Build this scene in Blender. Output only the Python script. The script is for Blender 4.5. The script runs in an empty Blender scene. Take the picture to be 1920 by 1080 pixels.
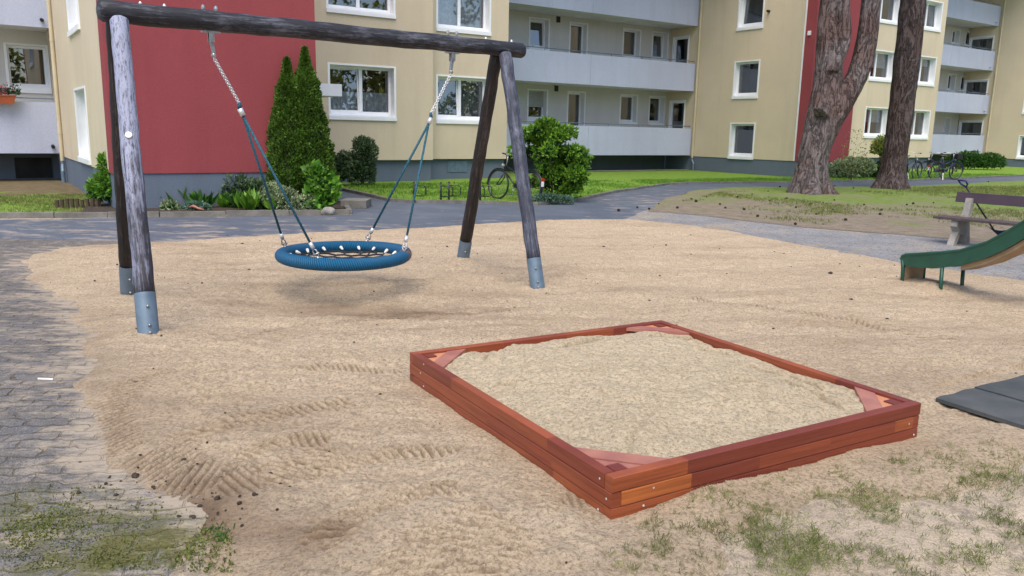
import bpy, bmesh, math, random
import numpy as np
from mathutils import Vector, Matrix
R_ = math.radians
random.seed(7)
RNG = np.random.default_rng(11)
scene = bpy.context.scene
COL = scene.collection

# ------------------------------------------------------------------ camera
F, CAM_H = 1500.0, 1.6
def _frame(yh=247.0, sl=.0195):
    a = np.array([-960, yh-960*sl-540, F]); b = np.array([960, yh+960*sl-540, F])
    n = np.cross(a, b); n /= np.linalg.norm(n)
    if n[1] > 0: n = -n
    fw = np.array([0, 0, 1.]) - n[2]*n; fw /= np.linalg.norm(fw)
    rt = np.cross(fw, n)
    if rt[0] < 0: rt = -rt
    return n, fw, rt
UPV, FWV, RTV = _frame()
cam_d = bpy.data.cameras.new('camera'); cam = bpy.data.objects.new('camera', cam_d); COL.objects.link(cam)
cx = Vector((RTV[0], FWV[0], UPV[0])); cy = -Vector((RTV[1], FWV[1], UPV[1])); cz = -Vector((RTV[2], FWV[2], UPV[2]))
m = Matrix.Identity(4)
for i in range(3):
    m[i][0] = cx[i]; m[i][1] = cy[i]; m[i][2] = cz[i]
m[2][3] = CAM_H
cam.matrix_world = m
cam_d.sensor_width = 36; cam_d.lens = 36*F/1920; cam_d.clip_start = .05; cam_d.clip_end = 600
scene.camera = cam

# ------------------------------------------------------------------ world, sun, exposure
SUN_EL, SUN_AZ = R_(60), math.atan2(-.1, -.99)      # azimuth from +Y towards +X
world = bpy.data.worlds.new('World'); scene.world = world; world.use_nodes = True
nt = world.node_tree; nt.nodes.clear()
sky = nt.nodes.new('ShaderNodeTexSky'); sky.sky_type = 'NISHITA'; sky.sun_disc = False
sky.sun_elevation = SUN_EL; sky.sun_rotation = SUN_AZ
sky.air_density = 1.0; sky.dust_density = 1.6; sky.ozone_density = 1.0
bg = nt.nodes.new('ShaderNodeBackground'); bg.inputs[1].default_value = .135
out = nt.nodes.new('ShaderNodeOutputWorld')
nt.links.new(sky.outputs[0], bg.inputs[0]); nt.links.new(bg.outputs[0], out.inputs[0])
sd_ = bpy.data.lights.new('sun', 'SUN'); sd_.energy = 1.7; sd_.angle = R_(50); sd_.color = (1, .90, .76)
sun = bpy.data.objects.new('sun', sd_); COL.objects.link(sun)
sdir = Vector((math.sin(SUN_AZ)*math.cos(SUN_EL), math.cos(SUN_AZ)*math.cos(SUN_EL), math.sin(SUN_EL)))
sun.rotation_euler = sdir.to_track_quat('Z', 'Y').to_euler(); sun.location = (0, 0, 30)
vs = scene.view_settings
vs.view_transform = 'Standard'; vs.look = 'None'; vs.exposure = .92; vs.gamma = 1; vs.use_curve_mapping = False

# ------------------------------------------------------------------ survey helpers
def ray(x, y):
    d = np.array([x-960, y-540, F]); return np.array([d@RTV, d@FWV, d@UPV])
def sstep(a, b, x):
    t = np.clip((np.asarray(x, float)-a)/(b-a), 0, 1); return t*t*(3-2*t)
def T(X, Y):                                        # gentle rise of the playground towards the viewer
    return .11*(1-sstep(4.4, 6.8, Y))
def g(x, y, dz=0.0):
    z = .05
    d = ray(x, y)
    for _ in range(8):
        t = (z+dz-CAM_H)/d[2]; X, Y = d[0]*t, d[1]*t; z = float(T(X, Y))
    return (float(X), float(Y))
AV = ray(3220, 291)[:2]; AV = AV/np.linalg.norm(AV); BV = np.array([-AV[1], AV[0]])
def W(u, v, z=0.0):
    p = u*AV+v*BV; return Vector((p[0], p[1], z))
def pa(x, y, v):
    d = ray(x, y); t = v/(d[:2]@BV); return float(t*(d[:2]@AV)), float(CAM_H+d[2]*t)
def pb(x, y, u):
    d = ray(x, y); t = u/(d[:2]@AV); return float(t*(d[:2]@BV)), float(CAM_H+d[2]*t)
def vplane(x, y, P, e):                             # point on the vertical plane through P along e
    d = ray(x, y); nn = np.array([e[1], -e[0]]); t = (nn@np.array(P))/(nn@d[:2])
    return Vector((d[0]*t, d[1]*t, CAM_H+d[2]*t))

# ------------------------------------------------------------------ noise
def _hash(ix, iy, seed):
    h = (ix.astype(np.int64)*374761393 + iy.astype(np.int64)*668265263 + seed*1274126177) & 0xffffffff
    h = ((h ^ (h >> 13))*1274126177) & 0xffffffff
    return ((h ^ (h >> 16)) & 0xffff)/65535.0
def vnoise(x, y, seed=0):
    ix = np.floor(x); iy = np.floor(y); fx = x-ix; fy = y-iy
    fx = fx*fx*(3-2*fx); fy = fy*fy*(3-2*fy)
    a = _hash(ix, iy, seed); b = _hash(ix+1, iy, seed); c = _hash(ix, iy+1, seed); d = _hash(ix+1, iy+1, seed)
    return (a*(1-fx)+b*fx)*(1-fy)+(c*(1-fx)+d*fx)*fy
def fbm(x, y, o=4, seed=0):
    s = 0; a = .5; n = 0
    for i in range(o):
        s = s+a*vnoise(x, y, seed+i*17); n += a; a *= .5; x = x*2.03+3.1; y = y*2.03+1.7
    return s/n*2-1

# ------------------------------------------------------------------ mesh builder
class MB:
    def __init__(s): s.v = []; s.f = []; s.mi = []; s.m = 0
    def add(s, vs_, fs):
        o = len(s.v); s.v.extend([tuple(p) for p in vs_]); s.f.extend([tuple(i+o for i in f) for f in fs]); s.mi.extend([s.m]*len(fs)); return s
    def quad(s, a, b, c, d): return s.add([a, b, c, d], [(0, 1, 2, 3)])
    def hexa(s, p):          # 8 pts: bottom 4 (ccw), top 4
        return s.add(p, [(3, 2, 1, 0), (4, 5, 6, 7), (0, 1, 5, 4), (1, 2, 6, 5), (2, 3, 7, 6), (3, 0, 4, 7)])
    def box(s, x0, x1, y0, y1, z0, z1, bev=0):
        if bev:
            b = bev
            def ring(z, i): return [(x0+i, y0+i, z), (x1-i, y0+i, z), (x1-i, y1-i, z), (x0+i, y1-i, z)]
            rs = [ring(z0, b), ring(z0+b, 0), ring(z1-b, 0), ring(z1, b)]
            vs_ = sum(rs, []); fs = [(3, 2, 1, 0), (12, 13, 14, 15)]
            for k in range(3):
                for j in range(4): fs.append((k*4+j, k*4+(j+1) % 4, k*4+4+(j+1) % 4, k*4+4+j))
            return s.add(vs_, fs)
        return s.hexa([(x0, y0, z0), (x1, y0, z0), (x1, y1, z0), (x0, y1, z0), (x0, y0, z1), (x1, y0, z1), (x1, y1, z1), (x0, y1, z1)])
    def obox(s, c, ax, ay, az, hx, hy, hz):
        c = Vector(c); ax = Vector(ax).normalized()*hx; ay = Vector(ay).normalized()*hy; az = Vector(az).normalized()*hz
        return s.hexa([c-ax-ay-az, c+ax-ay-az, c+ax+ay-az, c-ax+ay-az, c-ax-ay+az, c+ax-ay+az, c+ax+ay+az, c-ax+ay+az])
    def tube(s, pts, r, n=8, closed=False, caps=True, jit=0):
        pts = [Vector(p) for p in pts]; N = len(pts)
        rs = list(r) if hasattr(r, '__len__') else [r]*N
        up = None; rings = []
        for i, p in enumerate(pts):
            if closed: t = pts[(i+1) % N]-pts[i-1]
            else: t = pts[min(i+1, N-1)]-pts[max(i-1, 0)]
            t.normalize()
            if up is None: up = Vector((0, 0, 1)) if abs(t.z) < .9 else Vector((1, 0, 0))
            side = t.cross(up)
            if side.length < 1e-6: side = t.orthogonal()
            side.normalize(); up = side.cross(t).normalized()
            rings.append([p+(side*math.cos(a)+up*math.sin(a))*rs[i]*(1+random.uniform(-jit, jit)) for a in [2*math.pi*k/n for k in range(n)]])
        vs_ = [q for rg in rings for q in rg]; fs = []
        for i in range(N if closed else N-1):
            j = (i+1) % N
            for k in range(n): fs.append((i*n+k, i*n+(k+1) % n, j*n+(k+1) % n, j*n+k))
        if caps and not closed:
            fs.append(tuple(range(n))[::-1]); fs.append(tuple((N-1)*n+k for k in range(n)))
        return s.add(vs_, fs)
    def cyl(s, a, b, r, n=12, r2=None): return s.tube([a, b], [r, r if r2 is None else r2], n)
    def ell(s, c, rx, ry, rz, nu=12, nv=8, fn=None):
        vs_ = []; fs = []
        for j in range(nv+1):
            ph = math.pi*j/nv
            for i in range(nu):
                th = 2*math.pi*i/nu; k = fn(th, ph) if fn else 1
                vs_.append((c[0]+rx*k*math.sin(ph)*math.cos(th), c[1]+ry*k*math.sin(ph)*math.sin(th), c[2]+rz*k*math.cos(ph)))
        for j in range(nv):
            for i in range(nu): fs.append((j*nu+i, (j+1)*nu+i, (j+1)*nu+(i+1) % nu, j*nu+(i+1) % nu))
        return s.add(vs_, fs)
    def prism(s, poly, z0, z1):
        n = len(poly)
        return s.add([(p[0], p[1], z0) for p in poly]+[(p[0], p[1], z1) for p in poly],
                     [tuple(range(n))[::-1], tuple(range(n, 2*n))]+[(i, (i+1) % n, n+(i+1) % n, n+i) for i in range(n)])
    def build(s, name, mats, parent=None, local=False, smooth=False, label=None):
        me = bpy.data.meshes.new(name)
        off = Vector((0, 0, 0))
        if parent is not None and not local:
            q = parent
            while q is not None: off += q.location; q = q.parent
        me.from_pydata([(a-off.x, b-off.y, c-off.z) for a, b, c in s.v], [], s.f)
        if not isinstance(mats, (list, tuple)): mats = [mats]
        for mm in mats: me.materials.append(mm)
        if len(mats) > 1: me.polygons.foreach_set('material_index', s.mi)
        if smooth: me.polygons.foreach_set('use_smooth', [True]*len(me.polygons))
        me.update()
        o = bpy.data.objects.new(name, me); COL.objects.link(o)
        if parent is not None: o.parent = parent
        if label: o['label'] = label
        return o

def tag(o, label, cat, group=None, kind=None):
    o['label'] = label; o['category'] = cat
    if group: o['group'] = group
    if kind: o['kind'] = kind
    return o
def thing(name, label, cat, loc=(0, 0, 0), rz=0, group=None):
    o = bpy.data.objects.new(name, None); COL.objects.link(o); o.location = loc; o.rotation_euler = (0, 0, rz)
    o.empty_display_size = .2
    return tag(o, label, cat, group)
def struct(o): o['kind'] = 'structure'; return o
def copy_tree(o, parent=None):
    c = o.copy(); COL.objects.link(c); c.parent = parent
    for ch in list(o.children): copy_tree(ch, c)
    return c
def np_mesh(name, V, Fq, mats, parent=None, smooth=False, attrs=None):
    """V (n,3) array, Fq (m,k) int array"""
    me = bpy.data.meshes.new(name); k = Fq.shape[1]
    me.vertices.add(len(V)); me.vertices.foreach_set('co', np.ascontiguousarray(V, dtype=np.float32).ravel())
    me.loops.add(Fq.size); me.loops.foreach_set('vertex_index', Fq.astype(np.int32).ravel())
    me.polygons.add(len(Fq)); me.polygons.foreach_set('loop_start', np.arange(0, Fq.size, k, dtype=np.int32))
    me.polygons.foreach_set('loop_total', np.full(len(Fq), k, dtype=np.int32))
    if smooth: me.polygons.foreach_set('use_smooth', np.ones(len(Fq), dtype=bool))
    if not isinstance(mats, (list, tuple)): mats = [mats]
    for mm in mats: me.materials.append(mm)
    if attrs:
        for an, arr in attrs.items():
            at = me.attributes.new(an, 'FLOAT', 'POINT'); at.data.foreach_set('value', arr.astype(np.float32).ravel())
    me.update(calc_edges=True); me.validate()
    o = bpy.data.objects.new(name, me); COL.objects.link(o)
    if parent is not None: o.parent = parent
    return o
def grid_mesh(name, xs, ys, zf, mats, attrs=None, keep=None):
    X, Y = np.meshgrid(xs, ys); Z = zf(X, Y)
    V = np.stack([X, Y, Z], -1).reshape(-1, 3); nx = len(xs); ny = len(ys)
    i = np.arange(nx-1)[None, :]; j = np.arange(ny-1)[:, None]
    a = j*nx+i; Fq = np.stack([a, a+1, a+1+nx, a+nx], -1).reshape(-1, 4)
    if keep is not None:
        K = keep(X, Y).ravel(); Fq = Fq[K[Fq].any(axis=1)]
    at = {k: f(X, Y) for k, f in attrs.items()} if attrs else None
    return np_mesh(name, V, Fq, mats, None, True, at)

# ------------------------------------------------------------------ materials
class NT:
    def __init__(s, name):
        s.mat = bpy.data.materials.new(name); s.mat.use_nodes = True; s.t = s.mat.node_tree; s.t.nodes.clear()
        s.out = s.n('ShaderNodeOutputMaterial'); s.p = s.n('ShaderNodeBsdfPrincipled'); s.l(s.p.outputs[0], s.out.inputs[0])
        s.geo = s.n('ShaderNodeNewGeometry'); s.tc = s.n('ShaderNodeTexCoord'); s.pos = s.geo.outputs['Position']
    def n(s, t): return s.t.nodes.new(t)
    def l(s, a, b): s.t.links.new(a, b)
    def val(s, sock, v):
        if isinstance(v, bpy.types.NodeSocket): s.l(v, sock)
        else: sock.default_value = v
    def noise(s, scale, detail=3, rough=.55, vec=None, dist=0):
        q = s.n('ShaderNodeTexNoise'); q.inputs['Scale'].default_value = scale; q.inputs['Detail'].default_value = detail
        q.inputs['Roughness'].default_value = rough; q.inputs['Distortion'].default_value = dist
        s.l(vec if vec is not None else s.pos, q.inputs['Vector']); return q.outputs['Fac']
    def voro(s, scale, vec=None, feat='F1', out='Distance', rnd=1):
        q = s.n('ShaderNodeTexVoronoi'); q.feature = feat; q.inputs['Scale'].default_value = scale; q.inputs['Randomness'].default_value = rnd
        s.l(vec if vec is not None else s.pos, q.inputs['Vector']); return q.outputs[out]
    def mapv(s, sc=(1, 1, 1), vec=None, rot=(0, 0, 0)):
        q = s.n('ShaderNodeMapping'); q.inputs['Scale'].default_value = sc; q.inputs['Rotation'].default_value = rot
        s.l(vec if vec is not None else s.pos, q.inputs['Vector']); return q.outputs[0]
    def ramp(s, fac, stops, interp='LINEAR'):
        q = s.n('ShaderNodeValToRGB'); q.color_ramp.interpolation = interp; e = q.color_ramp.elements
        e[0].position = stops[0][0]; e[-1].position = stops[-1][0]
        for p, c in stops[1:-1]: e.new(p)
        for i, (p, c) in enumerate(stops):
            e[i].color = (c[0], c[1], c[2], 1) if hasattr(c, '__len__') else (c, c, c, 1)
        s.l(fac, q.inputs[0]); return q.outputs[0]
    def mix(s, fac, a, b, mode='MIX'):
        q = s.n('ShaderNodeMix'); q.data_type = 'RGBA'; q.blend_type = mode
        s.val(q.inputs[0], fac)
        for sock, v in ((q.inputs[6], a), (q.inputs[7], b)):
            if isinstance(v, bpy.types.NodeSocket): s.l(v, sock)
            else: sock.default_value = (v[0], v[1], v[2], 1) if hasattr(v, '__len__') else (v, v, v, 1)
        return q.outputs[2]
    def math(s, op, a, b=0.0, clamp=False):
        q = s.n('ShaderNodeMath'); q.operation = op; q.use_clamp = clamp; s.val(q.inputs[0], a); s.val(q.inputs[1], b); return q.outputs[0]
    def attr(s, name):
        q = s.n('ShaderNodeAttribute'); q.attribute_name = name; return q.outputs['Fac']
    def sep(s, vec):
        q = s.n('ShaderNodeSeparateXYZ'); s.l(vec, q.inputs[0]); return q.outputs
    def bump(s, h, dist, strength=1.0, prev=None):
        q = s.n('ShaderNodeBump'); q.inputs['Distance'].default_value = dist; q.inputs['Strength'].default_value = strength
        s.l(h, q.inputs['Height'])
        if prev is not None: s.l(prev, q.inputs['Normal'])
        return q.outputs[0]
    def fin(s, col, rough=.8, normal=None, spec=None, metal=0):
        if isinstance(col, bpy.types.NodeSocket): s.l(col, s.p.inputs['Base Color'])
        else: s.p.inputs['Base Color'].default_value = (*col, 1)
        s.val(s.p.inputs['Roughness'], rough); s.p.inputs['Metallic'].default_value = metal
        if spec is not None: s.p.inputs['Specular IOR Level'].default_value = spec
        if normal is not None: s.l(normal, s.p.inputs['Normal'])
        return s.mat
def simple(name, c1, c2=None, scale=8, rough=.7, bs=0, bd=.002, metal=0, spec=None, detail=4):
    q = NT(name); c2 = c2 or tuple(x*.75 for x in c1)
    f = q.ramp(q.noise(scale, detail), [(.3, 0.0), (.7, 1.0)])
    col = q.mix(f, c1, c2); nrm = q.bump(q.noise(bs, 3), bd, 1) if bs else None
    return q.fin(col, rough, nrm, spec, metal)
def stucco(name, c, grain=55, amt=.006):
    q = NT(name)
    big = q.noise(.35, 4, .6); streak = q.noise(1, 4, .6, q.mapv((2.2, 2.2, .18)))
    col = q.mix(q.ramp(big, [(.3, 0.0), (.75, 1.0)]), c, tuple(x*.84 for x in c))
    col = q.mix(q.math('MULTIPLY', q.ramp(streak, [(.5, 0.0), (.75, 1.0)]), .4), col, tuple(x*.72 for x in c))
    gr = q.noise(grain, 2, .7); col = q.mix(q.math('MULTIPLY', q.ramp(gr, [(.35, 1.0), (.6, 0.0)]), .3), col, tuple(x*.6 for x in c))
    return q.fin(col, .92, q.bump(gr, amt, .9), .2)
m_tan = stucco('tan_stucco', (.71, .60, .44)); m_red = stucco('red_stucco', (.335, .075, .082)); m_plinth = stucco('plinth_paint', (.15, .185, .24), 40, .003)
m_grey = stucco('grey_stucco', (.67, .665, .645)); m_parapet = stucco('parapet_paint', (.53, .57, .725), 25, .0008)
m_ceil = simple('soffit_paint', (.72, .72, .74), None, 1, .9)
m_white = simple('white_frame', (.86, .88, .90), (.80, .82, .85), 3, .45)
m_dark = simple('dark_interior', (.012, .014, .018), (.03, .032, .036), 2, .9)
m_gravel = simple('edge_gravel', (.42, .40, .37), (.2, .19, .18), 22, .95, 30, .02)
m_cream = simple('cream_pipe', (.60, .52, .35), (.5, .43, .3), 2, .6)
m_zinc = simple('galvanised_steel', (.17, .235, .30), (.11, .16, .22), 9, .5, 40, .0008, .3)
m_steel = simple('steel', (.5, .5, .5), (.3, .3, .31), 25, .38, metal=.8)
m_bolt = simple('bolt_cap', (.72, .73, .75), (.6, .6, .6), 25, .35, metal=.3)
m_spoke = simple('dull_spokes', (.16, .17, .18), None, 20, .4, metal=.5)
m_black = simple('black_plastic', (.012, .013, .016), (.02, .02, .024), 20, .5)
m_blackp = simple('black_paint', (.013, .016, .022), (.02, .022, .03), 20, .3)
m_net = simple('net_rope', (.012, .012, .018), (.03, .03, .04), 60, .85)
m_whitep = simple('white_plastic', (.8, .8, .78), (.7, .7, .68), 10, .4)
m_alu = simple('aluminium', (.74, .76, .78), (.6, .6, .62), 30, .35, metal=.5)
m_shutter = simple('roller_shutter', (.42, .44, .43), (.36, .37, .37), 4, .6)
m_terra = simple('terracotta', (.42, .10, .035), (.33, .08, .03), 6, .7)
m_navy = simple('navy_plastic', (.012, .02, .10), (.01, .015, .06), 9, .4)
m_soil = simple('bed_soil', (.07, .05, .035), (.03, .022, .016), 14, .97, 22, .03)
m_curtain = simple('lace_curtain', (.62, .66, .72), (.40, .43, .5), 9, .9)
m_blind = simple('vertical_blind', (.20, .26, .30), (.13, .17, .2), 3, .8)
m_redref = simple('red_reflector', (.5, .02, .01), (.4, .02, .01), 9, .3)
def glass():
    q = NT('window_glass'); gl = q.n('ShaderNodeBsdfGlossy'); gl.inputs['Roughness'].default_value = .015; gl.inputs['Color'].default_value = (.95, .97, 1, 1)
    tr = q.n('ShaderNodeBsdfTransparent'); tr.inputs[0].default_value = (.75, .78, .80, 1)
    lw = q.n('ShaderNodeLayerWeight'); lw.inputs[0].default_value = .35
    fac = q.math('ADD', q.math('MULTIPLY', lw.outputs['Fresnel'], .6), .16, True)
    mx = q.n('ShaderNodeMixShader'); q.l(fac, mx.inputs[0]); q.l(tr.outputs[0], mx.inputs[1]); q.l(gl.outputs[0], mx.inputs[2])
    bw = q.bump(q.noise(.9, 1), .02, .12); q.l(bw, gl.inputs['Normal'])
    q.l(mx.outputs[0], q.out.inputs[0]); q.t.nodes.remove(q.p); return q.mat
m_glass = glass()

def leafmat(name, dark, light, rough=.55, trans=.25):
    q = NT(name); rnd = q.geo.outputs['Random Per Island']
    col = q.ramp(rnd, [(0, dark), (.6, tuple((a+b)/2 for a, b in zip(dark, light))), (1, light)])
    cl = q.ramp(q.noise(2.2, 2), [(.3, .65), (.7, 1.25)])
    col = q.mix(1.0, col, cl, 'MULTIPLY')
    q.fin(col, rough, None, .35)
    tl = q.n('ShaderNodeBsdfTranslucent'); q.l(col, tl.inputs[0]); mx = q.n('ShaderNodeMixShader'); mx.inputs[0].default_value = trans
    q.l(q.p.outputs[0], mx.inputs[1]); q.l(tl.outputs[0], mx.inputs[2]); q.l(mx.outputs[0], q.out.inputs[0]); return q.mat
m_thuja = leafmat('thuja_leaf', (.035, .09, .008), (.15, .27, .035))
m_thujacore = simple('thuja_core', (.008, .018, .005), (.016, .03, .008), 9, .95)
m_rhodo = leafmat('rhododendron_leaf', (.05, .17, .015), (.30, .52, .05), .4)
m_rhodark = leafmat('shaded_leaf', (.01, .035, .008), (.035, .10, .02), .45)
m_bright = leafmat('bright_leaf', (.06, .20, .015), (.22, .42, .05), .45)
m_mid = leafmat('mid_leaf', (.02, .08, .012), (.08, .20, .03), .5)
m_varieg = leafmat('variegated_leaf', (.10, .18, .06), (.52, .58, .36), .55)
m_bluegr = leafmat('blue_green_leaf', (.05, .12, .08), (.20, .32, .24), .6)
m_olive = leafmat('grey_green_leaf', (.035, .08, .03), (.19, .28, .13), .55)
m_yelgr = leafmat('yellow_green_leaf', (.10, .16, .02), (.42, .46, .10), .5)
m_wood_leaf = leafmat('woodland_leaf', (.02, .04, .008), (.50, .50, .07), .6, .4)
m_pink = leafmat('pink_petal', (.45, .03, .12), (.7, .15, .3), .6)
m_needle = leafmat('pine_needle', (.015, .05, .012), (.05, .11, .03), .6)
m_blade = leafmat('grass_blade', (.10, .25, .02), (.28, .46, .07), .6, .35)
m_blade2 = leafmat('dry_grass_blade', (.10, .15, .03), (.36, .37, .13), .6, .3)
m_moss = leafmat('moss', (.07, .09, .02), (.24, .27, .07), .8, .2)

def sand_mat(name, dry, damp, brown):
    q = NT(name); t = q.attr('tone')
    nb = q.noise(.8, 5, .6); nm = q.noise(5, 5, .65)
    st = q.noise(2.2, 6, .7, q.mapv((.45, 3.0, 1), None, (0, 0, R_(12))))
    col = q.mix(q.ramp(nb, [(.32, 0.0), (.68, 1.0)]), dry, tuple((a+b)/2 for a, b in zip(dry, damp)))
    col = q.mix(q.math('MULTIPLY', q.ramp(st, [(.48, 0.0), (.62, 1.0)]), .55), col, damp)
    col = q.mix(q.math('MULTIPLY', q.ramp(nm, [(.45, 0.0), (.8, 1.0)]), .35), col, damp)
    # grain specks; cavity shade painted in, pits darker and crests lighter
    gr = q.noise(170, 2, .8); cl = q.noise(56, 6, .80, q.mapv((1, 1, 1))); c2 = q.noise(17, 5, .75, q.mapv((.85, 1, 1)))
    col = q.mix(q.math('MULTIPLY', q.ramp(cl, [(.41, 1.0), (.50, 0.0)]), .80), col, tuple(x*.52 for x in damp))
    col = q.mix(q.math('MULTIPLY', q.ramp(c2, [(.40, 1.0), (.50, 0.0)]), .34), col, tuple(x*.66 for x in damp))
    col = q.mix(q.math('MULTIPLY', q.ramp(cl, [(.52, 0.0), (.68, 1.0)]), .5), col, tuple(min(x*1.2, .86) for x in dry))
    col = q.mix(q.math('MULTIPLY', q.ramp(gr, [(.36, 1.0), (.48, 0.0)]), .4), col, tuple(x*.45 for x in damp))
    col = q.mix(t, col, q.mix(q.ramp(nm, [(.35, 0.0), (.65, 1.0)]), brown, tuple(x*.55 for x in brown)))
    n1 = q.bump(cl, .016, 1.0); n2 = q.bump(c2, .02, .8, n1)
    return q.fin(col, .97, n2, .15)
m_sand = sand_mat('sand', (.66, .525, .375), (.52, .395, .265), (.25, .165, .105))
m_boxsand = sand_mat('box_sand', (.70, .575, .40), (.60, .48, .325), (.3, .23, .15))

def ground_mat():
    q = NT('sandy_soil'); n1 = q.noise(1.3, 5, .65); n2 = q.noise(14, 5, .7); gr = q.noise(120, 2, .8)
    col = q.mix(q.ramp(n1, [(.35, 0.0), (.65, 1.0)]), (.60, .49, .365), (.48, .39, .29))
    col = q.mix(q.math('MULTIPLY', q.ramp(n2, [(.48, 0.0), (.66, 1.0)]), .75), col, (.24, .20, .16))
    col = q.mix(q.math('MULTIPLY', q.ramp(gr, [(.38, 1.0), (.55, 0.0)]), .5), col, (.14, .12, .10))
    nn = q.bump(n2, .03, .8); nn = q.bump(q.noise(90, 3, .75), .008, .9, nn)
    return q.fin(col, .97, nn, .15)
m_ground = ground_mat()
def paver_mat():
    q = NT('wavy_pavers')
    wob = q.n('ShaderNodeTexNoise'); wob.inputs['Scale'].default_value = 5.5; wob.inputs['Detail'].default_value = 2; q.l(q.pos, wob.inputs['Vector'])
    sub = q.n('ShaderNodeVectorMath'); sub.operation = 'SUBTRACT'; q.l(wob.outputs['Color'], sub.inputs[0]); sub.inputs[1].default_value = (.5, .5, .5)
    scl = q.n('ShaderNodeVectorMath'); scl.operation = 'SCALE'; q.l(sub.outputs[0], scl.inputs[0]); scl.inputs['Scale'].default_value = .16
    add = q.n('ShaderNodeVectorMath'); add.operation = 'ADD'; q.l(q.pos, add.inputs[0]); q.l(scl.outputs[0], add.inputs[1])
    br = q.n('ShaderNodeTexBrick'); br.inputs['Scale'].default_value = 1.0; br.inputs['Brick Width'].default_value = .20; br.inputs['Row Height'].default_value = .10
    br.inputs['Mortar Size'].default_value = .007; br.inputs['Mortar Smooth'].default_value = .6
    q.l(q.mapv((1, 1, 1), add.outputs[0], (0, 0, R_(-9))), br.inputs['Vector'])
    joint = br.outputs['Fac']
    t = q.attr('tone')        # moss / weeds
    n1 = q.noise(1.1, 5, .65); n2 = q.noise(6, 5, .7); gr = q.noise(150, 2, .8)
    col = q.mix(q.ramp(n1, [(.3, 0.0), (.7, 1.0)]), (.115, .108, .104), (.215, .20, .188))
    col = q.mix(q.math('MULTIPLY', q.ramp(n2, [(.5, 0.0), (.62, 1.0)]), .55), col, (.40, .34, .27))
    col = q.mix(q.math('MULTIPLY', q.ramp(q.noise(2.6, 4, .7), [(.5, 0.0), (.66, 1.0)]), .5), col, (.14, .145, .16))
    col = q.mix(q.math('MULTIPLY', q.ramp(gr, [(.40, 1.0), (.52, 0.0)]), .7), col, (.045, .045, .05))
    col = q.mix(q.math('MULTIPLY', q.ramp(gr, [(.58, 0.0), (.70, 1.0)]), .5), col, (.42, .40, .38))
    jc = q.mix(q.ramp(n2, [(.4, 0.0), (.6, 1.0)]), (.07, .05, .03), q.mix(t, (.16, .12, .08), (.15, .16, .02)))
    col = q.mix(q.math('MULTIPLY', joint, q.ramp(q.noise(2.2, 3), [(.35, .25), (.6, .95)])), col, jc)
    mo = q.math('MULTIPLY', t, q.ramp(q.noise(3.2, 5, .7), [(.45, 0.0), (.56, 1.0)]), True)
    col = q.mix(mo, col, q.mix(q.noise(22, 5, .8), (.025, .02, .012), (.21, .20, .07)))
    sm = q.ramp(q.math('ADD', q.noise(4.5, 7, .75, q.mapv((.6, 1.3, 1))), q.math('MULTIPLY', q.attr('sandy'), .25)), [(.58, 0.0), (.72, 1.0)]); col = q.mix(q.math('MULTIPLY', sm, .7), col, (.46, .375, .275))
    nn = q.bump(joint, -.012, .9); nn = q.bump(gr, .004, .8, nn); nn = q.bump(n2, .02, .6, nn)
    return q.fin(col, .85, nn, .25)
m_paver = paver_mat()
def asphalt_mat():
    q = NT('asphalt'); n1 = q.noise(.8, 5, .65); gr = q.noise(90, 2, .8)
    br = q.n('ShaderNodeTexBrick'); br.inputs['Scale'].default_value = 1; br.inputs['Brick Width'].default_value = .5; br.inputs['Row Height'].default_value = .5; br.inputs['Mortar Size'].default_value = .004
    br.offset = .0; br.inputs['Color1'].default_value = (0, 0, 0, 1); br.inputs['Color2'].default_value = (1, 1, 1, 1); br.inputs['Bias'].default_value = -.35
    q.l(q.mapv((1, 1, 1), None, (0, 0, R_(-34))), br.inputs['Vector'])
    col = q.mix(q.ramp(n1, [(.3, 0.0), (.7, 1.0)]), (.082, .10, .135), (.12, .142, .18))
    col = q.mix(q.math('MULTIPLY', q.ramp(br.outputs['Color'], [(.3, 0.0), (.9, 1.0)]), .35), col, (.19, .23, .29))
    col = q.mix(q.math('MULTIPLY', br.outputs['Fac'], .5), col, (.06, .06, .06))
    col = q.mix(q.math('MULTIPLY', q.ramp(gr, [(.38, 1.0), (.55, 0.0)]), .4), col, (.06, .065, .07))
    # sand blown over the path, thicker near the playground
    t = q.attr('tone'); sm = q.ramp(q.math('ADD', q.noise(2.0, 6, .7, q.mapv((.8, 1.6, 1))), q.math('MULTIPLY', t, .13)), [(.62, 0.0), (.76, 1.0)])
    col = q.mix(q.math('MULTIPLY', sm, .75), col, (.42, .35, .28))
    return q.fin(col, .8, q.bump(gr, .004, .8), .3)
m_asph = asphalt_mat()
def cobble_mat():
    q = NT('gravel_paving'); v = q.voro(9, q.mapv((1, 1, 1)), 'DISTANCE_TO_EDGE'); n1 = q.noise(1.2, 5, .65); gr = q.noise(60, 3, .75)
    col = q.mix(q.ramp(n1, [(.35, 0.0), (.65, 1.0)]), (.36, .36, .37), (.27, .265, .27))
    col = q.mix(q.math('MULTIPLY', q.ramp(q.noise(.9, 5, .7), [(.5, 0.0), (.62, 1.0)]), .7), col, (.45, .39, .31))
    col = q.mix(q.math('MULTIPLY', q.ramp(v, [(.0, 1.0), (.07, 0.0)]), .55), col, (.10, .085, .07))
    col = q.mix(q.math('MULTIPLY', q.ramp(gr, [(.36, 1.0), (.52, 0.0)]), .6), col, (.09, .085, .08))
    return q.fin(col, .95, q.bump(gr, .02, .9), .15)
m_cob = cobble_mat()
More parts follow.
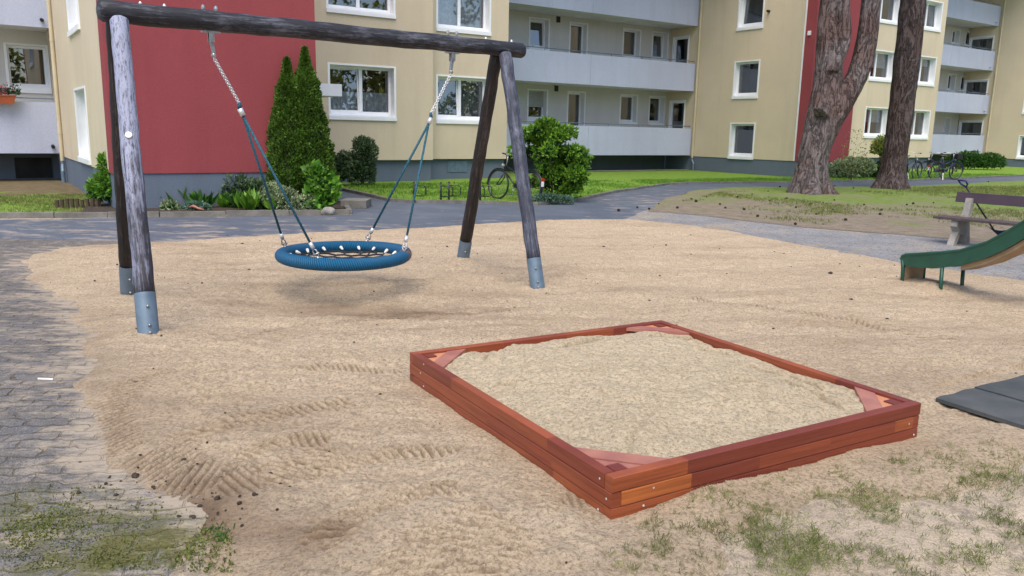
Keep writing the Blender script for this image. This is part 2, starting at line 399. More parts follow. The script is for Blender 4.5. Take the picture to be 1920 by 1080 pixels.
def lawn_mat(name, g1, g2, d1, d2, lo, hi):
    q = NT(name); n1 = q.noise(.55, 5, .65); n2 = q.noise(4, 5, .7); gr = q.noise(45, 3, .8); t = q.attr('tone')
    gc = q.mix(q.ramp(n2, [(.35, 0.0), (.65, 1.0)]), g1, g2); gc = q.mix(q.math('MULTIPLY', q.ramp(gr, [(.35, 1.0), (.6, 0.0)]), .6), gc, tuple(x*.35 for x in g1))
    dc = q.mix(q.ramp(n2, [(.35, 0.0), (.65, 1.0)]), d1, d2); dc = q.mix(q.math('MULTIPLY', q.ramp(gr, [(.35, 1.0), (.55, 0.0)]), .6), dc, tuple(x*.35 for x in d1))
    k = q.ramp(q.math('ADD', q.math('ADD', n1, t), q.math('MULTIPLY', n2, .3)), [(lo, 0.0), (hi, 1.0)])
    col = q.mix(k, gc, dc)
    return q.fin(col, .95, q.bump(gr, .03, .9), .15)
m_lawn = lawn_mat('lawn_turf', (.17, .33, .04), (.26, .38, .07), (.24, .19, .12), (.14, .11, .06), .95, 1.15)
m_lawnd = lawn_mat('patchy_turf', (.15, .25, .04), (.29, .35, .11), (.36, .295, .225), (.22, .18, .135), .72, .96)
def concrete(name, c, sc=6): 
    q = NT(name); n = q.noise(sc, 5, .7); gr = q.noise(90, 2, .8)
    col = q.mix(q.ramp(n, [(.35, 0.0), (.68, 1.0)]), c, tuple(x*.55 for x in c)); col = q.mix(q.math('MULTIPLY', q.ramp(gr, [(.4, 1.0), (.5, 0.0)]), .4), col, tuple(x*.4 for x in c))
    return q.fin(col, .93, q.bump(gr, .005, .8), .2)
m_conc = concrete('concrete', (.36, .34, .31)); m_kerb = concrete('kerb_concrete', (.24, .23, .21), 3)

def polewood(name, base, worn, amount, axis_attr=True):
    q = NT(name); oc = q.tc.outputs['Object']
    fib = q.noise(1, 6, .75, q.mapv((38, 38, 3.2), oc)); big = q.noise(2.6, 4, .6, oc); fl = q.noise(1, 3, .8, q.mapv((60, 60, 12), oc))
    k = q.ramp(q.math('ADD', q.math('ADD', q.math('MULTIPLY', fib, .6), q.math('MULTIPLY', big, .5)), q.attr('side')), [(amount-.10, 0.0), (amount+.08, 1.0)])
    col = q.mix(k, base, worn); col = q.mix(q.math('MULTIPLY', q.ramp(fl, [(.38, 1.0), (.50, 0.0)]), .75), col, tuple(x*.4 for x in base))
    crack = q.noise(1, 2, .5, q.mapv((26, 26, .9), oc)); col = q.mix(q.ramp(crack, [(.30, 1.0), (.34, 0.0)]), col, (.01, .009, .01))
    nn = q.bump(fib, .006, .8); nn = q.bump(q.ramp(crack, [(.28, 0.0), (.36, 1.0)]), .006, .9, nn)
    return q.fin(col, .6, nn, .4)
m_pole_silver = polewood('weathered_pole_silver', (.045, .042, .055), (.33, .35, .47), .50)
m_pole_blue = polewood('weathered_pole_slate', (.045, .05, .075), (.20, .22, .29), .61)
m_pole_dark = polewood('weathered_pole_dark', (.02, .015, .014), (.13, .10, .095), .66)
m_beam = polewood('weathered_beam', (.02, .021, .028), (.17, .175, .215), .635)

def redwood():
    q = NT('red_stained_wood'); rnd = q.attr('tint')
    gp = q.attr('along'); 
    cb = q.n('ShaderNodeCombineXYZ'); q.l(gp, cb.inputs[0]); s3 = q.sep(q.pos); q.l(q.math('MULTIPLY', rnd, 31.0), cb.inputs[1]); q.l(s3[2], cb.inputs[2])
    fib = q.noise(1, 6, .7, q.mapv((1.6, 1, 60), cb.outputs[0])); big = q.noise(1, 3, .5, q.mapv((.9, 1, 14), cb.outputs[0]), 1.2)
    col = q.ramp(rnd, [(0, (.19, .036, .022)), (.5, (.265, .056, .025)), (.80, (.34, .085, .03)), (.92, (.41, .11, .033)), (1, (.52, .155, .038))])
    col = q.mix(q.math('MULTIPLY', q.ramp(fib, [(.38, 1.0), (.58, 0.0)]), .5), col, (.10, .018, .012))
    col = q.mix(q.math('MULTIPLY', q.ramp(big, [(.5, 0.0), (.75, 1.0)]), .45), col, (.12, .018, .012))
    return q.fin(col, .46, q.bump(fib, .0012, .6), .5)
m_redwood = redwood()
m_seatwood = simple('pale_red_board', (.40, .17, .12), (.30, .11, .09), 9, .55, 30, .001)
m_orangewood = simple('orange_board', (.60, .27, .13), (.5, .2, .1), 9, .55, 30, .001)
m_benchback = simple('brown_lacquered_plank', (.06, .035, .050), (.045, .027, .037), 5, .5, 30, .001)
m_benchseat = simple('weathered_plank', (.10, .07, .065), (.055, .04, .04), 12, .7, 40, .002)
m_green = simple('green_enamel', (.013, .085, .052), (.010, .06, .038), 7, .38, 25, .0006)
m_ply = simple('sandy_plywood', (.42, .30, .19), (.30, .20, .12), 6, .75)
m_chute = simple('worn_metal_chute', (.42, .44, .42), (.33, .33, .31), 8, .4, metal=.3)
m_rubber = simple('rubber_mat', (.035, .042, .047), (.085, .09, .09), 3, .9, 60, .003)
def nestmat():
    q = NT('blue_rope_wrap'); a = q.attr('along'); b = q.attr('around')
    w = q.math('FRACT', q.math('ADD', q.math('MULTIPLY', a, 190.0), q.math('MULTIPLY', b, 5.0)))
    h = q.math('SUBTRACT', 1.0, q.math('ABSOLUTE', q.math('SUBTRACT', q.math('MULTIPLY', w, 2.0), 1.0)))
    col = q.mix(q.ramp(h, [(0, 0.0), (.5, 1.0)]), (.002, .022, .05), (.007, .125, .27))
    col = q.mix(q.ramp(q.noise(4, 4, .7), [(.6, 0.0), (.8, .5)]), col, (.10, .12, .12))
    wear = q.ramp(q.math('ABSOLUTE', q.math('SUBTRACT', a, .985)), [(.012, 1.0), (.04, 0.0)])
    col = q.mix(q.math('MULTIPLY', wear, q.ramp(q.noise(14, 4, .7), [(.35, 0.0), (.55, 1.0)])), col, (.20, .12, .09))
    return q.fin(col, .6, q.bump(h, .008, .9), .35)
m_nest = nestmat()
def ropemat():
    q = NT('teal_rope'); s3 = q.sep(q.tc.outputs['Object'])
    w = q.noise(1, 2, .5, q.mapv((60, 60, 90)))
    return q.fin(q.mix(q.ramp(w, [(.4, 0.0), (.6, 1.0)]), (.006, .05, .085), (.012, .115, .17)), .65, q.bump(w, .003, .8))
m_rope = ropemat()
def barkmat(name, c1, c2, c3):
    q = NT(name); n = q.noise(6, 8, .8, q.mapv((1, 1, .30))); f = q.noise(4.5, 6, .7, q.mapv((1, 1, .22)), 1.6); b = q.noise(1.1, 4)
    fur = q.math('ABSOLUTE', q.math('SUBTRACT', f, .5)); fr_ = q.ramp(fur, [(0, 0.0), (.045, 1.0)])
    lay = q.noise(5, 6, .8, q.mapv((.5, .5, 2.2)))
    col = q.mix(q.ramp(n, [(.36, 0.0), (.62, 1.0)]), c1, c2); col = q.mix(q.ramp(b, [(.45, 0.0), (.62, .75)]), col, c3)
    col = q.mix(q.math('MULTIPLY', q.math('SUBTRACT', 1.0, fr_), .75), col, (.035, .026, .03)); col = q.mix(q.math('MULTIPLY', q.ramp(lay, [(.36, 1.0), (.46, 0.0)]), .55), col, (.05, .037, .04))
    nn = q.bump(fr_, .05, .9); nn = q.bump(n, .09, .95, nn); nn = q.bump(lay, .05, .8, nn)
    return q.fin(col, .95, nn, .15)
m_bark = barkmat('pine_bark', (.165, .135, .135), (.33, .28, .275), (.21, .13, .11))
m_bark2 = barkmat('dark_pine_bark', (.105, .078, .077), (.20, .155, .15), (.13, .085, .075))
m_stem = simple('stem', (.10, .07, .045), (.05, .035, .02), 20, .9)
m_cone = simple('pine_cone_scale', (.045, .028, .02), (.02, .013, .01), 40, .9)

def set_attr(o, name, fn):
    me = o.data; n = len(me.vertices); a = np.empty(n*3, np.float32); me.vertices.foreach_get('co', a); a = a.reshape(-1, 3)
    at = me.attributes.new(name, 'FLOAT', 'POINT'); at.data.foreach_set('value', np.asarray(fn(a), np.float32))

# ================================================================== THE GROUND
def poly_sd(P, X, Y):                              # signed distance, positive inside
    P = np.array(P); X = np.asarray(X, float); Y = np.asarray(Y, float)
    d = np.full(X.shape, 1e9); ins = np.zeros(X.shape, bool)
    for i in range(len(P)):
        x0, y0 = P[i]; x1, y1 = P[(i+1) % len(P)]
        ex, ey = x1-x0, y1-y0; L = ex*ex+ey*ey+1e-12
        t = np.clip(((X-x0)*ex+(Y-y0)*ey)/L, 0, 1)
        d = np.minimum(d, (X-x0-t*ex)**2+(Y-y0-t*ey)**2)
        c = ((y0 > Y) != (y1 > Y)) & (X < ex*(Y-y0)/(ey if abs(ey) > 1e-9 else 1e-9)+x0); ins ^= c
    d = np.sqrt(d); return np.where(ins, d, -d)
SAND = [g(*p) for p in [(80, 478), (130, 466), (300, 455), (520, 441), (760, 430), (1050, 414), (1180, 412), (1340, 430), (1500, 460), (1700, 495), (1920, 530)]] + \
       [(8.5, 8.6), (8.0, 5.2)] + [g(*p) for p in [(2100, 770), (1900, 850), (1640, 900), (1450, 940), (1300, 980), (1260, 1100), (1100, 1250), (500, 1250), (470, 1060), (430, 1000), (310, 950), (205, 850), (190, 720), (150, 600), (60, 492)]]
BOX = [(-0.602, 4.60), (.40, 2.88), (2.07, 3.85), (1.07, 5.57)]         # left, near, right, far corners
MATP = [(2.602, 4.676), (3.868, 5.480), (4.672, 4.214), (3.406, 3.410)]
# tread marks left by a small loader: polylines, rib spacing, half width
TRK = [([(600, 1005), (650, 975), (700, 950), (755, 930), (810, 918), (860, 914)], .046, .085, .034),
       ([(575, 892), (630, 872), (680, 855), (730, 845), (790, 841), (860, 842)], .044, .07, .030),
       ([(540, 690), (620, 688), (690, 690), (755, 695)], .040, .055, .022),
       ([(440, 858), (500, 838), (545, 828), (615, 828)], .042, .07, .026),
       ([(590, 1025), (640, 985)], .046, .10, .030),
       ([(960, 985), (900, 1010), (840, 1050), (800, 1095)], .048, .26, .030),
       ([(640, 845), (570, 872), (490, 893), (410, 900), (340, 880), (290, 840)], .043, .17, .015),
       ([(310, 690), (240, 715), (210, 770), (225, 840)], .045, .12, .013),
       ([(660, 755), (540, 766), (420, 795), (330, 830)], .045, .10, .018),
       ([(1000, 960), (1050, 930), (1100, 940)], .04, .10, .012),
       ([(420, 640), (560, 610), (760, 590), (960, 585)], .05, .08, .016),
       ([(1250, 560), (1420, 575), (1600, 600), (1800, 640)], .05, .08, .015)]
def sand_h(X, Y):
    base = T(X, Y)+.012
    sd = poly_sd(SAND, X, Y); edge = sd+.22*fbm(X*1.6, Y*1.6, 4, 5)+.06*fbm(X*9, Y*9, 3, 8)
    h = base+np.where(edge > 0, .030*(1-np.exp(-edge*5)), np.maximum(edge*.16, -.06))
    ns = sstep(-.1, .5, sd)
    ang = R_(14); xr = X*math.cos(ang)+Y*math.sin(ang); yr = -X*math.sin(ang)+Y*math.cos(ang)
    nb = 1-.9*np.clip(1+poly_sd(BOX, X, Y)/.22, 0, 1)
    h += ns*(.035*fbm(X*.9, Y*.9, 3, 21)+nb*(.022*fbm(xr*.7, yr*3.6, 4, 31)+.016*fbm(xr*1.8, yr*9, 3, 77)+.022*fbm(X*6, Y*7, 4, 41)+.014*fbm(X*19, Y*23, 3, 51)))
    for pts, sp, hw, amp in TRK:
        P = [g(*p, .035) for p in pts]; s0 = 0
        for (x0, y0), (x1, y1) in zip(P[:-1], P[1:]):
            L = math.hypot(x1-x0, y1-y0); ux, uy = (x1-x0)/L, (y1-y0)/L
            t = (X-x0)*ux+(Y-y0)*uy; dd = (X-x0)*(-uy)+(Y-y0)*ux
            inside = (t >= 0) & (t < L)
            w = np.where(inside, np.clip(1-(np.abs(dd)/hw)**3, 0, 1), 0)*(.85+.3*fbm(X*8, Y*8, 2, 3))
            h += 1.25*w*amp*(np.sin(2*np.pi*(t+s0+dd*.5)/sp)*.5-.05); s0 += L
    # scuffed hollow under the nest swing and small mounds round the posts
    h -= .05*np.exp(-(((X+1.35)/.9)**2+((Y-6.95)/.42)**2))
    for (px, py, rr, am) in [(-.61, 9.47, .28, .07), (.27, 7.99, .2, .03), (-2.62, 5.7, .25, .045), (4.55, 8.55, .35, .05)]:
        h += am*np.exp(-((X-px)**2+(Y-py)**2)/rr**2)*(1+.5*fbm(X*12, Y*12, 3, 9))
    # sand heaped against the sandbox
    h = np.where(sd > .15, np.maximum(h, T(X, Y)+.010), h)
    b = poly_sd(BOX, X, Y); hp = np.clip(1+b/.42, 0, 1)**2
    ss = (X-.4)*.865+(Y-2.88)*.502
    right = ((X-.4)*.502-(Y-2.88)*.865) > 0
    am = np.where(right, -.026+.055*np.exp(-((ss-.62)/.38)**2)+.03*np.exp(-((ss-1.35)/.28)**2), -.022)
    h += hp*(am+.014*fbm(X*2.6, Y*2.6, 2, 61)+.0025*fbm(X*31, Y*33, 2, 63))
    h = np.where(poly_sd(MATP, X, Y) > -.02, np.minimum(h, T(X, Y)+.012), h)
    h = np.where(b > .03, -.2, h)
    return h
def sand_tone(X, Y):
    t = .62*np.exp(-(((X+1.2)/1.0)**2+((Y-6.9)/.35)**2))*(.5+.9*np.clip(fbm(X*2.5, Y*4, 4, 71)+.3, 0, 1))  # dark soil under the nest, with the seat's shade painted in
    t += .35*np.exp(-(((X+.4)/.5)**2+((Y-7.6)/.3)**2))
    p = g(540, 1020); t += .5*np.exp(-(((X-p[0])/.3)**2+((Y-p[1])/.16)**2))
    p = g(360, 965); t += .9*np.exp(-(((X-p[0])/.28)**2+((Y-p[1])/.2)**2))
    p = g(255, 770); t += .25*np.exp(-(((X-p[0])/.3)**2+((Y-p[1])/.2)**2))
    t += .45*np.clip(fbm(X*.8, Y*2.4, 5, 81)-.10, 0, 1)+.5*np.clip(fbm(X*.55+Y*.2, Y*5.5-X*1.3, 5, 85)-.16, 0, 1)*sstep(2.5, 5, Y)
    sd = poly_sd(SAND, X, Y); t += .25*sstep(.5, 0, sd)*np.clip(fbm(X*3, Y*3, 3, 83)+.3, 0, 1)
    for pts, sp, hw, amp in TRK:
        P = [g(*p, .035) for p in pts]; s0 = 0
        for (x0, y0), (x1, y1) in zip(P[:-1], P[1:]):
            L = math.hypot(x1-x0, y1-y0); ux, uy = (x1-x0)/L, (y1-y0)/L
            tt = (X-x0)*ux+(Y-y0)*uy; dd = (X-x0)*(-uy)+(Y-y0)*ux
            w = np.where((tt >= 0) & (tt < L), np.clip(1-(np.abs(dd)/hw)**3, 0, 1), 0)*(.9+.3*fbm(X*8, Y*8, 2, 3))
            t += w*.85*min(1, amp/.011)*np.clip(-np.sin(2*np.pi*(tt+s0+dd*.5)/sp), 0, 1); s0 += L  # groove shade painted as darker tone, so the ribs stand out
    return np.clip(t, 0, .9)
def spaced(a, b, f):
    r = [a]
    while r[-1] < b: r.append(r[-1]+f(r[-1]))
    return np.array(r)
xs = np.concatenate([np.arange(-6.6, -3.5, .05), np.arange(-3.5, -1.9, .014), np.arange(-1.9, .6, .0075), np.arange(.6, 3.2, .014), np.arange(3.2, 9.0, .05)])
ys = spaced(2.2, 16.2, lambda y: .0075 if y < 4.2 else .0075+(y-4.2)*.007)
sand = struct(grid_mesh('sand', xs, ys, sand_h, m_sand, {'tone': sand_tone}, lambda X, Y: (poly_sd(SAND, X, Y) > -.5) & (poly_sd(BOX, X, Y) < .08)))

# bare sandy soil, one sheet out to the horizon
gx = np.concatenate([[-400, -120, -50, -25], np.arange(-14, -2, .5), np.arange(-2, 5, .05), np.arange(5, 16, .5), [25, 60, 150, 400]])
gy = np.concatenate([[-300, -80, -20, -5, 0, 1], np.arange(1.5, 6, .05), np.arange(6, 16, .5), [20, 35, 60, 120, 400]])
struct(grid_mesh('ground', gx, gy, lambda X, Y: T(X, Y)-.012+np.where((Y > 1.4) & (Y < 6) & (X > -2) & (X < 5), .012*fbm(X*6, Y*6, 4, 4), 0), m_ground))
# wavy interlocking pavers on the left
def sandy_t(X, Y): return np.clip(.62*np.exp(poly_sd(SAND, X, Y)/.22)+.25*np.exp(poly_sd(SAND, X, Y)/1.0), 0, 1.1)
def moss_t(X, Y):
    p = g(330, 1040); t = .8*np.exp(-(((X-p[0])/.55)**2+((Y-p[1])/.30)**2)); q = g(-40, 1000)
    t += .5*np.exp(-(((X-q[0])/1.0)**2+((Y-q[1])/.4)**2)); return np.clip(t, 0, 1)
struct(grid_mesh('paving', np.concatenate([np.arange(-12, -5, .5), np.arange(-5, -.2, .04)]), np.concatenate([np.arange(.5, 5, .04), np.arange(5, 11.4, .4)]),
       lambda X, Y: T(X, Y)+.004*fbm(X*4, Y*4, 3, 2)+.006+np.where(X > -1.15, -.04, 0), m_paver, {'tone': moss_t, 'sandy': sandy_t}))

def flat_sheet(name, poly, z, mat, step=.6, tone=None, jit=.0, thick=0):
    bm = bmesh.new(); pts = []
    for i in range(len(poly)):
        a = Vector((*poly[i], 0)); b = Vector((*poly[(i+1) % len(poly)], 0)); n = max(1, int(min((b-a).length/step, 40)))
        for k in range(n):
            p = a.lerp(b, k/n)
            if jit: p += Vector((random.uniform(-jit, jit), random.uniform(-jit, jit), 0))
            pts.append(p)
    f = bm.faces.new([bm.verts.new((p.x, p.y, z)) for p in pts])
    if f.normal.z < 0: f.normal_flip()
    bmesh.ops.triangulate(bm, faces=bm.faces[:])
    for _ in range(2): bmesh.ops.subdivide_edges(bm, edges=[e for e in bm.edges if e.calc_length() > 1.2], cuts=1)
    bmesh.ops.triangulate(bm, faces=bm.faces[:])
    me = bpy.data.meshes.new(name); bm.normal_update()
    for fc in bm.faces:
        if fc.normal.z < 0: fc.normal_flip()
    bm.to_mesh(me); bm.free(); me.materials.append(mat); o = bpy.data.objects.new(name, me); COL.objects.link(o)
    if tone: set_attr(o, 'tone', tone)
    return o
KERB_N = [g(*p) for p in [(640, 357), (735, 378), (780, 381), (900, 382), (1010, 385), (1080, 378), (1150, 362), (1250, 347), (1300, 345), (1480, 343), (1700, 340)]]+[(24.2, 38.4), (60, 62)]
ASPH = [(-40, 17.6), g(0, 412), g(662, 403), g(648, 385), (-5.6, 18.2), (-6.2, 21)] + KERB_N + [(60, 57), g(1920, 339), g(1700, 350), g(1480, 351), g(1380, 351), g(1300, 358), g(1250, 373), g(1218, 395), g(1170, 430), g(600, 462), g(0, 470), (-40, 10.2)]
struct(flat_sheet('path', ASPH, .003, m_asph, .6, lambda a: sstep(17.0, 11.5, a[:, 1])*1.0+1.0*sstep(1.0, 3, a[:, 0])*sstep(27, 19, a[:, 1])))
LAWN_R = [g(1215, 397), g(1250, 373), g(1300, 358), g(1380, 351), g(1480, 351), g(1700, 350), g(1920, 339), (60, 56), (60, 10), (16, 8.5), g(1920, 462), g(1750, 446), g(1500, 427), g(1300, 404)]
struct(flat_sheet('patchy_lawn', LAWN_R, .014, m_lawnd, .5, lambda a: .30*sstep(25, 14, a[:, 1])-.18*sstep(24, 32, a[:, 1])+.12*sstep(12, 5, a[:, 0]), .06))
struct(flat_sheet('gravel_path', [g(1190, 405), g(1218, 393), g(1300, 402), g(1500, 425), g(1750, 444), g(1920, 460), (16, 8.0), (16, 6), (7, 6.5), (4.8, 9), (3.0, 12.8), (1.4, 13.8)], .008, m_cob, .4, None, .05))
lawn_back = KERB_N[:-1]+[(24, 60), (-8, 40), (-6.2, 23)]
struct(flat_sheet('lawn', KERB_N+[(50, 80), (-12, 42), (-6, 24)], .02, m_lawn, .8, lambda a: -.25+0*a[:, 0]))
struct(flat_sheet('lawn', [(-30, 16.4), g(0, 406), g(200, 406), (-7.3, 19), (-9, 26), (-30, 27)], .02, m_lawn, .6, lambda a: .62*sstep(17.4, 20, a[:, 1])+.22))
BED = [g(150, 404), g(655, 400), g(648, 384), (-4.4, 17.9), (-8.6, 17.6), (-8.9, 17)]
struct(flat_sheet('flower_bed', BED, .05, m_soil, .3, None, .02))
struct(flat_sheet('gravel_strip', [tuple(W(15.3, 26.15))[:2], tuple(W(27.5, 26.15))[:2], tuple(W(27.5, 26.5))[:2], tuple(W(15.3, 26.5))[:2]], .045, m_gravel, .3, None, .03))

def kerb(pts, h, w=.1, z0=-.05, seg=1.0):
    mb = MB()
    for a, b in zip(pts[:-1], pts[1:]):
        a = Vector((*a, 0)); b = Vector((*b, 0)); L = (b-a).length; n = max(1, round(L/seg)); d = (b-a).normalized(); s = Vector((-d.y, d.x, 0))
        for k in range(n):
            p = a+d*(L*k/n+.006); q = a+d*(L*(k+1)/n-.006); o = random.uniform(-.006, .006); hh = h+random.uniform(-.008, .006)
            mb.hexa([p-s*w/2+Vector((0, 0, z0)), q-s*w/2+Vector((0, 0, z0)), q+s*w/2+Vector((0, 0, z0)), p+s*w/2+Vector((0, 0, z0)),
                     p-s*w/2+Vector((o, o, hh)), q-s*w/2+Vector((o, o, hh)), q+s*w/2+Vector((o, o, hh)), p+s*w/2+Vector((o, o, hh))])
    return mb
struct(kerb([(-30, 16.1), g(0, 408), g(300, 406), g(655, 401)], .085).build('kerb', m_kerb))
struct(kerb([g(655, 401), g(645, 384), (-5.2, 18.6)], .085).build('kerb', m_kerb))
struct(kerb(KERB_N, .07).build('kerb', m_kerb))

# ================================================================== THE APARTMENT BUILDINGS
class Fr:        # a facade plane: s to the viewer's right, z up, d outwards
    def __init__(s, kind, c): s.k = kind; s.c = c
    def p(s, a, z, d=0):
        return W(a, s.c-d, z) if s.k == 'A' else W(s.c-d, -a, z)
    def box(s, mb, s0, s1, z0, z1, d0, d1):
        P = [s.p(*q) for q in [(s0, z0, d1), (s1, z0, d1), (s1, z0, d0), (s0, z0, d0), (s0, z1, d1), (s1, z1, d1), (s1, z1, d0), (s0, z1, d0)]]
        return mb.hexa(P)
def wall(mb, fr, s0, s1, z0, z1, holes=(), d=0):
    S = sorted({s0, s1, *[h[0] for h in holes], *[h[1] for h in holes]}); Z = sorted({z0, z1, *[h[2] for h in holes], *[h[3] for h in holes]})
    S = [x for x in S if s0 <= x <= s1]; Z = [x for x in Z if z0 <= x <= z1]
    for i in range(len(S)-1):
        for j in range(len(Z)-1):
            a, b = (S[i]+S[i+1])/2, (Z[j]+Z[j+1])/2
            if any(h[0] < a < h[1] and h[2] < b < h[3] for h in holes): continue
            mb.quad(fr.p(S[i], Z[j], d), fr.p(S[i+1], Z[j], d), fr.p(S[i+1], Z[j+1], d), fr.p(S[i], Z[j+1], d))
def window(fr, s0, s1, z0, z1, parent, split=None, dep=.27, curtain=None, tilt=None, trim=.045, name='window', sill=True, door=False, glasslow=0):
    mb = MB(); e = .02; bk = -dep-.02
    # outer trim, four mitre-free strips, proud of the wall
    for q in [(s0-trim, s0+e, z0, z1), (s1-e, s1+trim, z0, z1), (s0-trim, s1+trim, z1, z1+trim)]: fr.box(mb, *q, -.03, .018)
    if not sill: fr.box(mb, s0-trim, s1+trim, z0-trim, z0, -.03, .018)
    # reveal lining
    fr.box(mb, s0, s0+.012, z0, z1-.012, bk, -.03); fr.box(mb, s1-.012, s1, z0, z1-.012, bk, -.03); fr.box(mb, s0, s1, z1-.012, z1, bk, -.03)
    # casement frame
    a, b = s0+.014, s1-.014; c, d = z0+.03, z1-.014; w = .065; f0, f1 = -dep-.05, -dep+.01
    cols = [a, b] if split is None else [a, s0+(s1-s0)*split, b]
    fr.box(mb, a, b, c, c+w+.05, f0, f1); fr.box(mb, a, b, d-w, d, f0, f1)
    fr.box(mb, a, a+w, c+w+.05, d-w, f0, f1); fr.box(mb, b-w, b, c+w+.05, d-w, f0, f1)
    if split is not None: fr.box(mb, cols[1]-w*.8, cols[1]+w*.8, c+w+.05, d-w, f0, f1+.012)
    if door: fr.box(mb, a+w, b-w, c+w, c+w+glasslow, f0+.01, f1-.01)
    o = mb.build(name, m_white, parent)
    # room behind the glass
    rb = MB(); x0, x1, y0, y1, r0, r1 = s0+.01, s1-.01, z0+.01, z1-.01, -dep-.75, -dep-.06
    rb.quad(fr.p(x0, y0, r0), fr.p(x1, y0, r0), fr.p(x1, y1, r0), fr.p(x0, y1, r0))
    for (p, q) in [((x0, y0), (x1, y0)), ((x1, y0), (x1, y1)), ((x1, y1), (x0, y1)), ((x0, y1), (x0, y0))]:
        rb.quad(fr.p(p[0], p[1], r0), fr.p(q[0], q[1], r0), fr.p(q[0], q[1], r1), fr.p(p[0], p[1], r1))
    rb.build('room', m_dark, o)
    zz0 = c+w+.05+glasslow
    for i in range(len(cols)-1):
        pa_ = cols[i]+w*.8; pb_ = cols[i+1]-w*.8; lean = .07 if tilt == i else 0
        pm = MB(); pm.add([fr.p(pa_, zz0, -dep-.02), fr.p(pb_, zz0, -dep-.02), fr.p(pb_, d-w, -dep-.02-lean), fr.p(pa_, d-w, -dep-.02-lean)], [(0, 1, 2, 3)]).build('pane', m_glass, o)
        if tilt == i:
            sm = MB(); sw = .035
            for (x0_, x1_) in ((pa_, pa_+sw), (pb_-sw, pb_)):
                sm.hexa([fr.p(x0_, zz0, -dep+.0), fr.p(x1_, zz0, -dep+.0), fr.p(x1_, zz0, -dep-.04), fr.p(x0_, zz0, -dep-.04),
                         fr.p(x0_, d-w, -dep-.07), fr.p(x1_, d-w, -dep-.07), fr.p(x1_, d-w, -dep-.11), fr.p(x0_, d-w, -dep-.11)])
            for (za_, zb_, l0, l1) in ((zz0-.002, zz0+.03, 0, 0), (d-w-.03, d-w+.002, -.07, -.07)):
                fr.box(sm, pa_-.001, pb_+.001, za_, zb_, -dep-.042+l0, -dep+.002+l1)
            sm.build('casement', m_white, o)
    if sill:
        sb = MB(); fr.box(sb, s0-trim, s1+trim, z0-.11, z0-.002, -.03, .05); fr.box(sb, s0+.002, s1-.002, z0-.002, z0+.028, bk, .03); sb.build('sill', m_white, o)
    if curtain:
        cb = MB(); kind, p = curtain; n = 60; A0, A1 = s0+.03, s1-.03
        if kind == 'lace': lo, hi, mt = z0+.05, z0+(z1-z0)*p, m_curtain
        elif kind == 'blind': lo, hi, mt = z0+.05, z1-.05, m_blind
        elif kind == 'top': lo, hi, mt = z1-(z1-z0)*p, z1-.03, m_curtain
        elif kind == 'shutter': lo, hi, mt = z1-(z1-z0)*p, z1-.03, m_shutter
        if kind == 'shutter':
            k = int((hi-lo)/.055)
            for j in range(k): fr.box(cb, A0, A1, hi-(j+1)*.055+.006, hi-j*.055, -dep+.012, -dep+.03)
            cb.build('roller_shutter', mt, o)
        else:
            for j in range(n):
                xa, xb = A0+(A1-A0)*j/n, A0+(A1-A0)*(j+1)/n
                da = .03*math.sin(j*1.1)+.012*math.sin(j*2.7); db = .03*math.sin((j+1)*1.1)+.012*math.sin((j+1)*2.7)
                if kind == 'blind': da, db = (0, .05) if j % 2 else (.05, .05)
                cb.quad(fr.p(xa, lo, -dep-.2+da), fr.p(xb, lo, -dep-.2+db), fr.p(xb, hi, -dep-.2+db), fr.p(xa, hi, -dep-.2+da))
            cb.build('curtain', mt, o)
    return o
def balcony(parent, u0, u1, vf, vb, zb, h, rail=.1, spout=(), light=True):
    fr = Fr('A', vf); mb = MB(); n = max(1, round((u1-u0)/5.2)); L = (u1-u0)/n
    for k in range(n): fr.box(mb, u0+L*k+.006, u0+L*(k+1)-.006, zb, zb+h, -.09, 0)
    o = mb.build('balcony', m_parapet, parent)
    sl = MB(); Fr('A', vf+.09).box(sl, u0, u1, zb+.02, zb+.20, -(vb-vf-.09), 0); sl.build('floor_slab', m_ceil, o)
    if rail:
        rm = MB(); rm.tube([fr.p(u0, zb+h+rail, -.05), fr.p(u1-.05, zb+h+rail, -.05)], .017, 8)
        k = u0+.3
        while k < u1: rm.tube([fr.p(k, zb+h, -.05), fr.p(k, zb+h+rail, -.05)], .011, 6); k += 1.72
        rm.build('handrail', m_zinc, o)
    for s in spout:
        sp = MB(); sp.tube([fr.p(s, zb+.2, 0), fr.p(s, zb+.17, .14)], .045, 12); sp.build('drain_spout', s > 5 and m_parapet or m_black, o)
    return o
def pipe(parent, u, v, z0, z1, off=.06):
    mb = MB(); c = W(u-off, v); mb.tube([(c.x, c.y, z0+.6), (c.x, c.y, z1)], .05, 12)
    for z in np.arange(z0+1.3, z1, 2.4): mb.tube([(c.x, c.y, z), (c.x, c.y, z+.07)], .058, 12)
    o = mb.build('drainpipe', m_cream, parent, smooth=False)
    b = MB(); d = W(u-off-.02, v-.12); b.tube([(c.x, c.y, z0+.64), (c.x, c.y, z0+.5), (d.x, d.y, z0+.32), (d.x, d.y, -.02)], .05, 12); b.build('pipe_foot', m_zinc, o)
def roof(parent, us, v0, v1, z=11.9):
    mb = MB(); Fr('A', v0).box(mb, us[0]+.02, us[1]-.02, z, z+.35, -(v1-v0), .15); mb.build('roof', m_ceil, parent)
ZT = 11.9
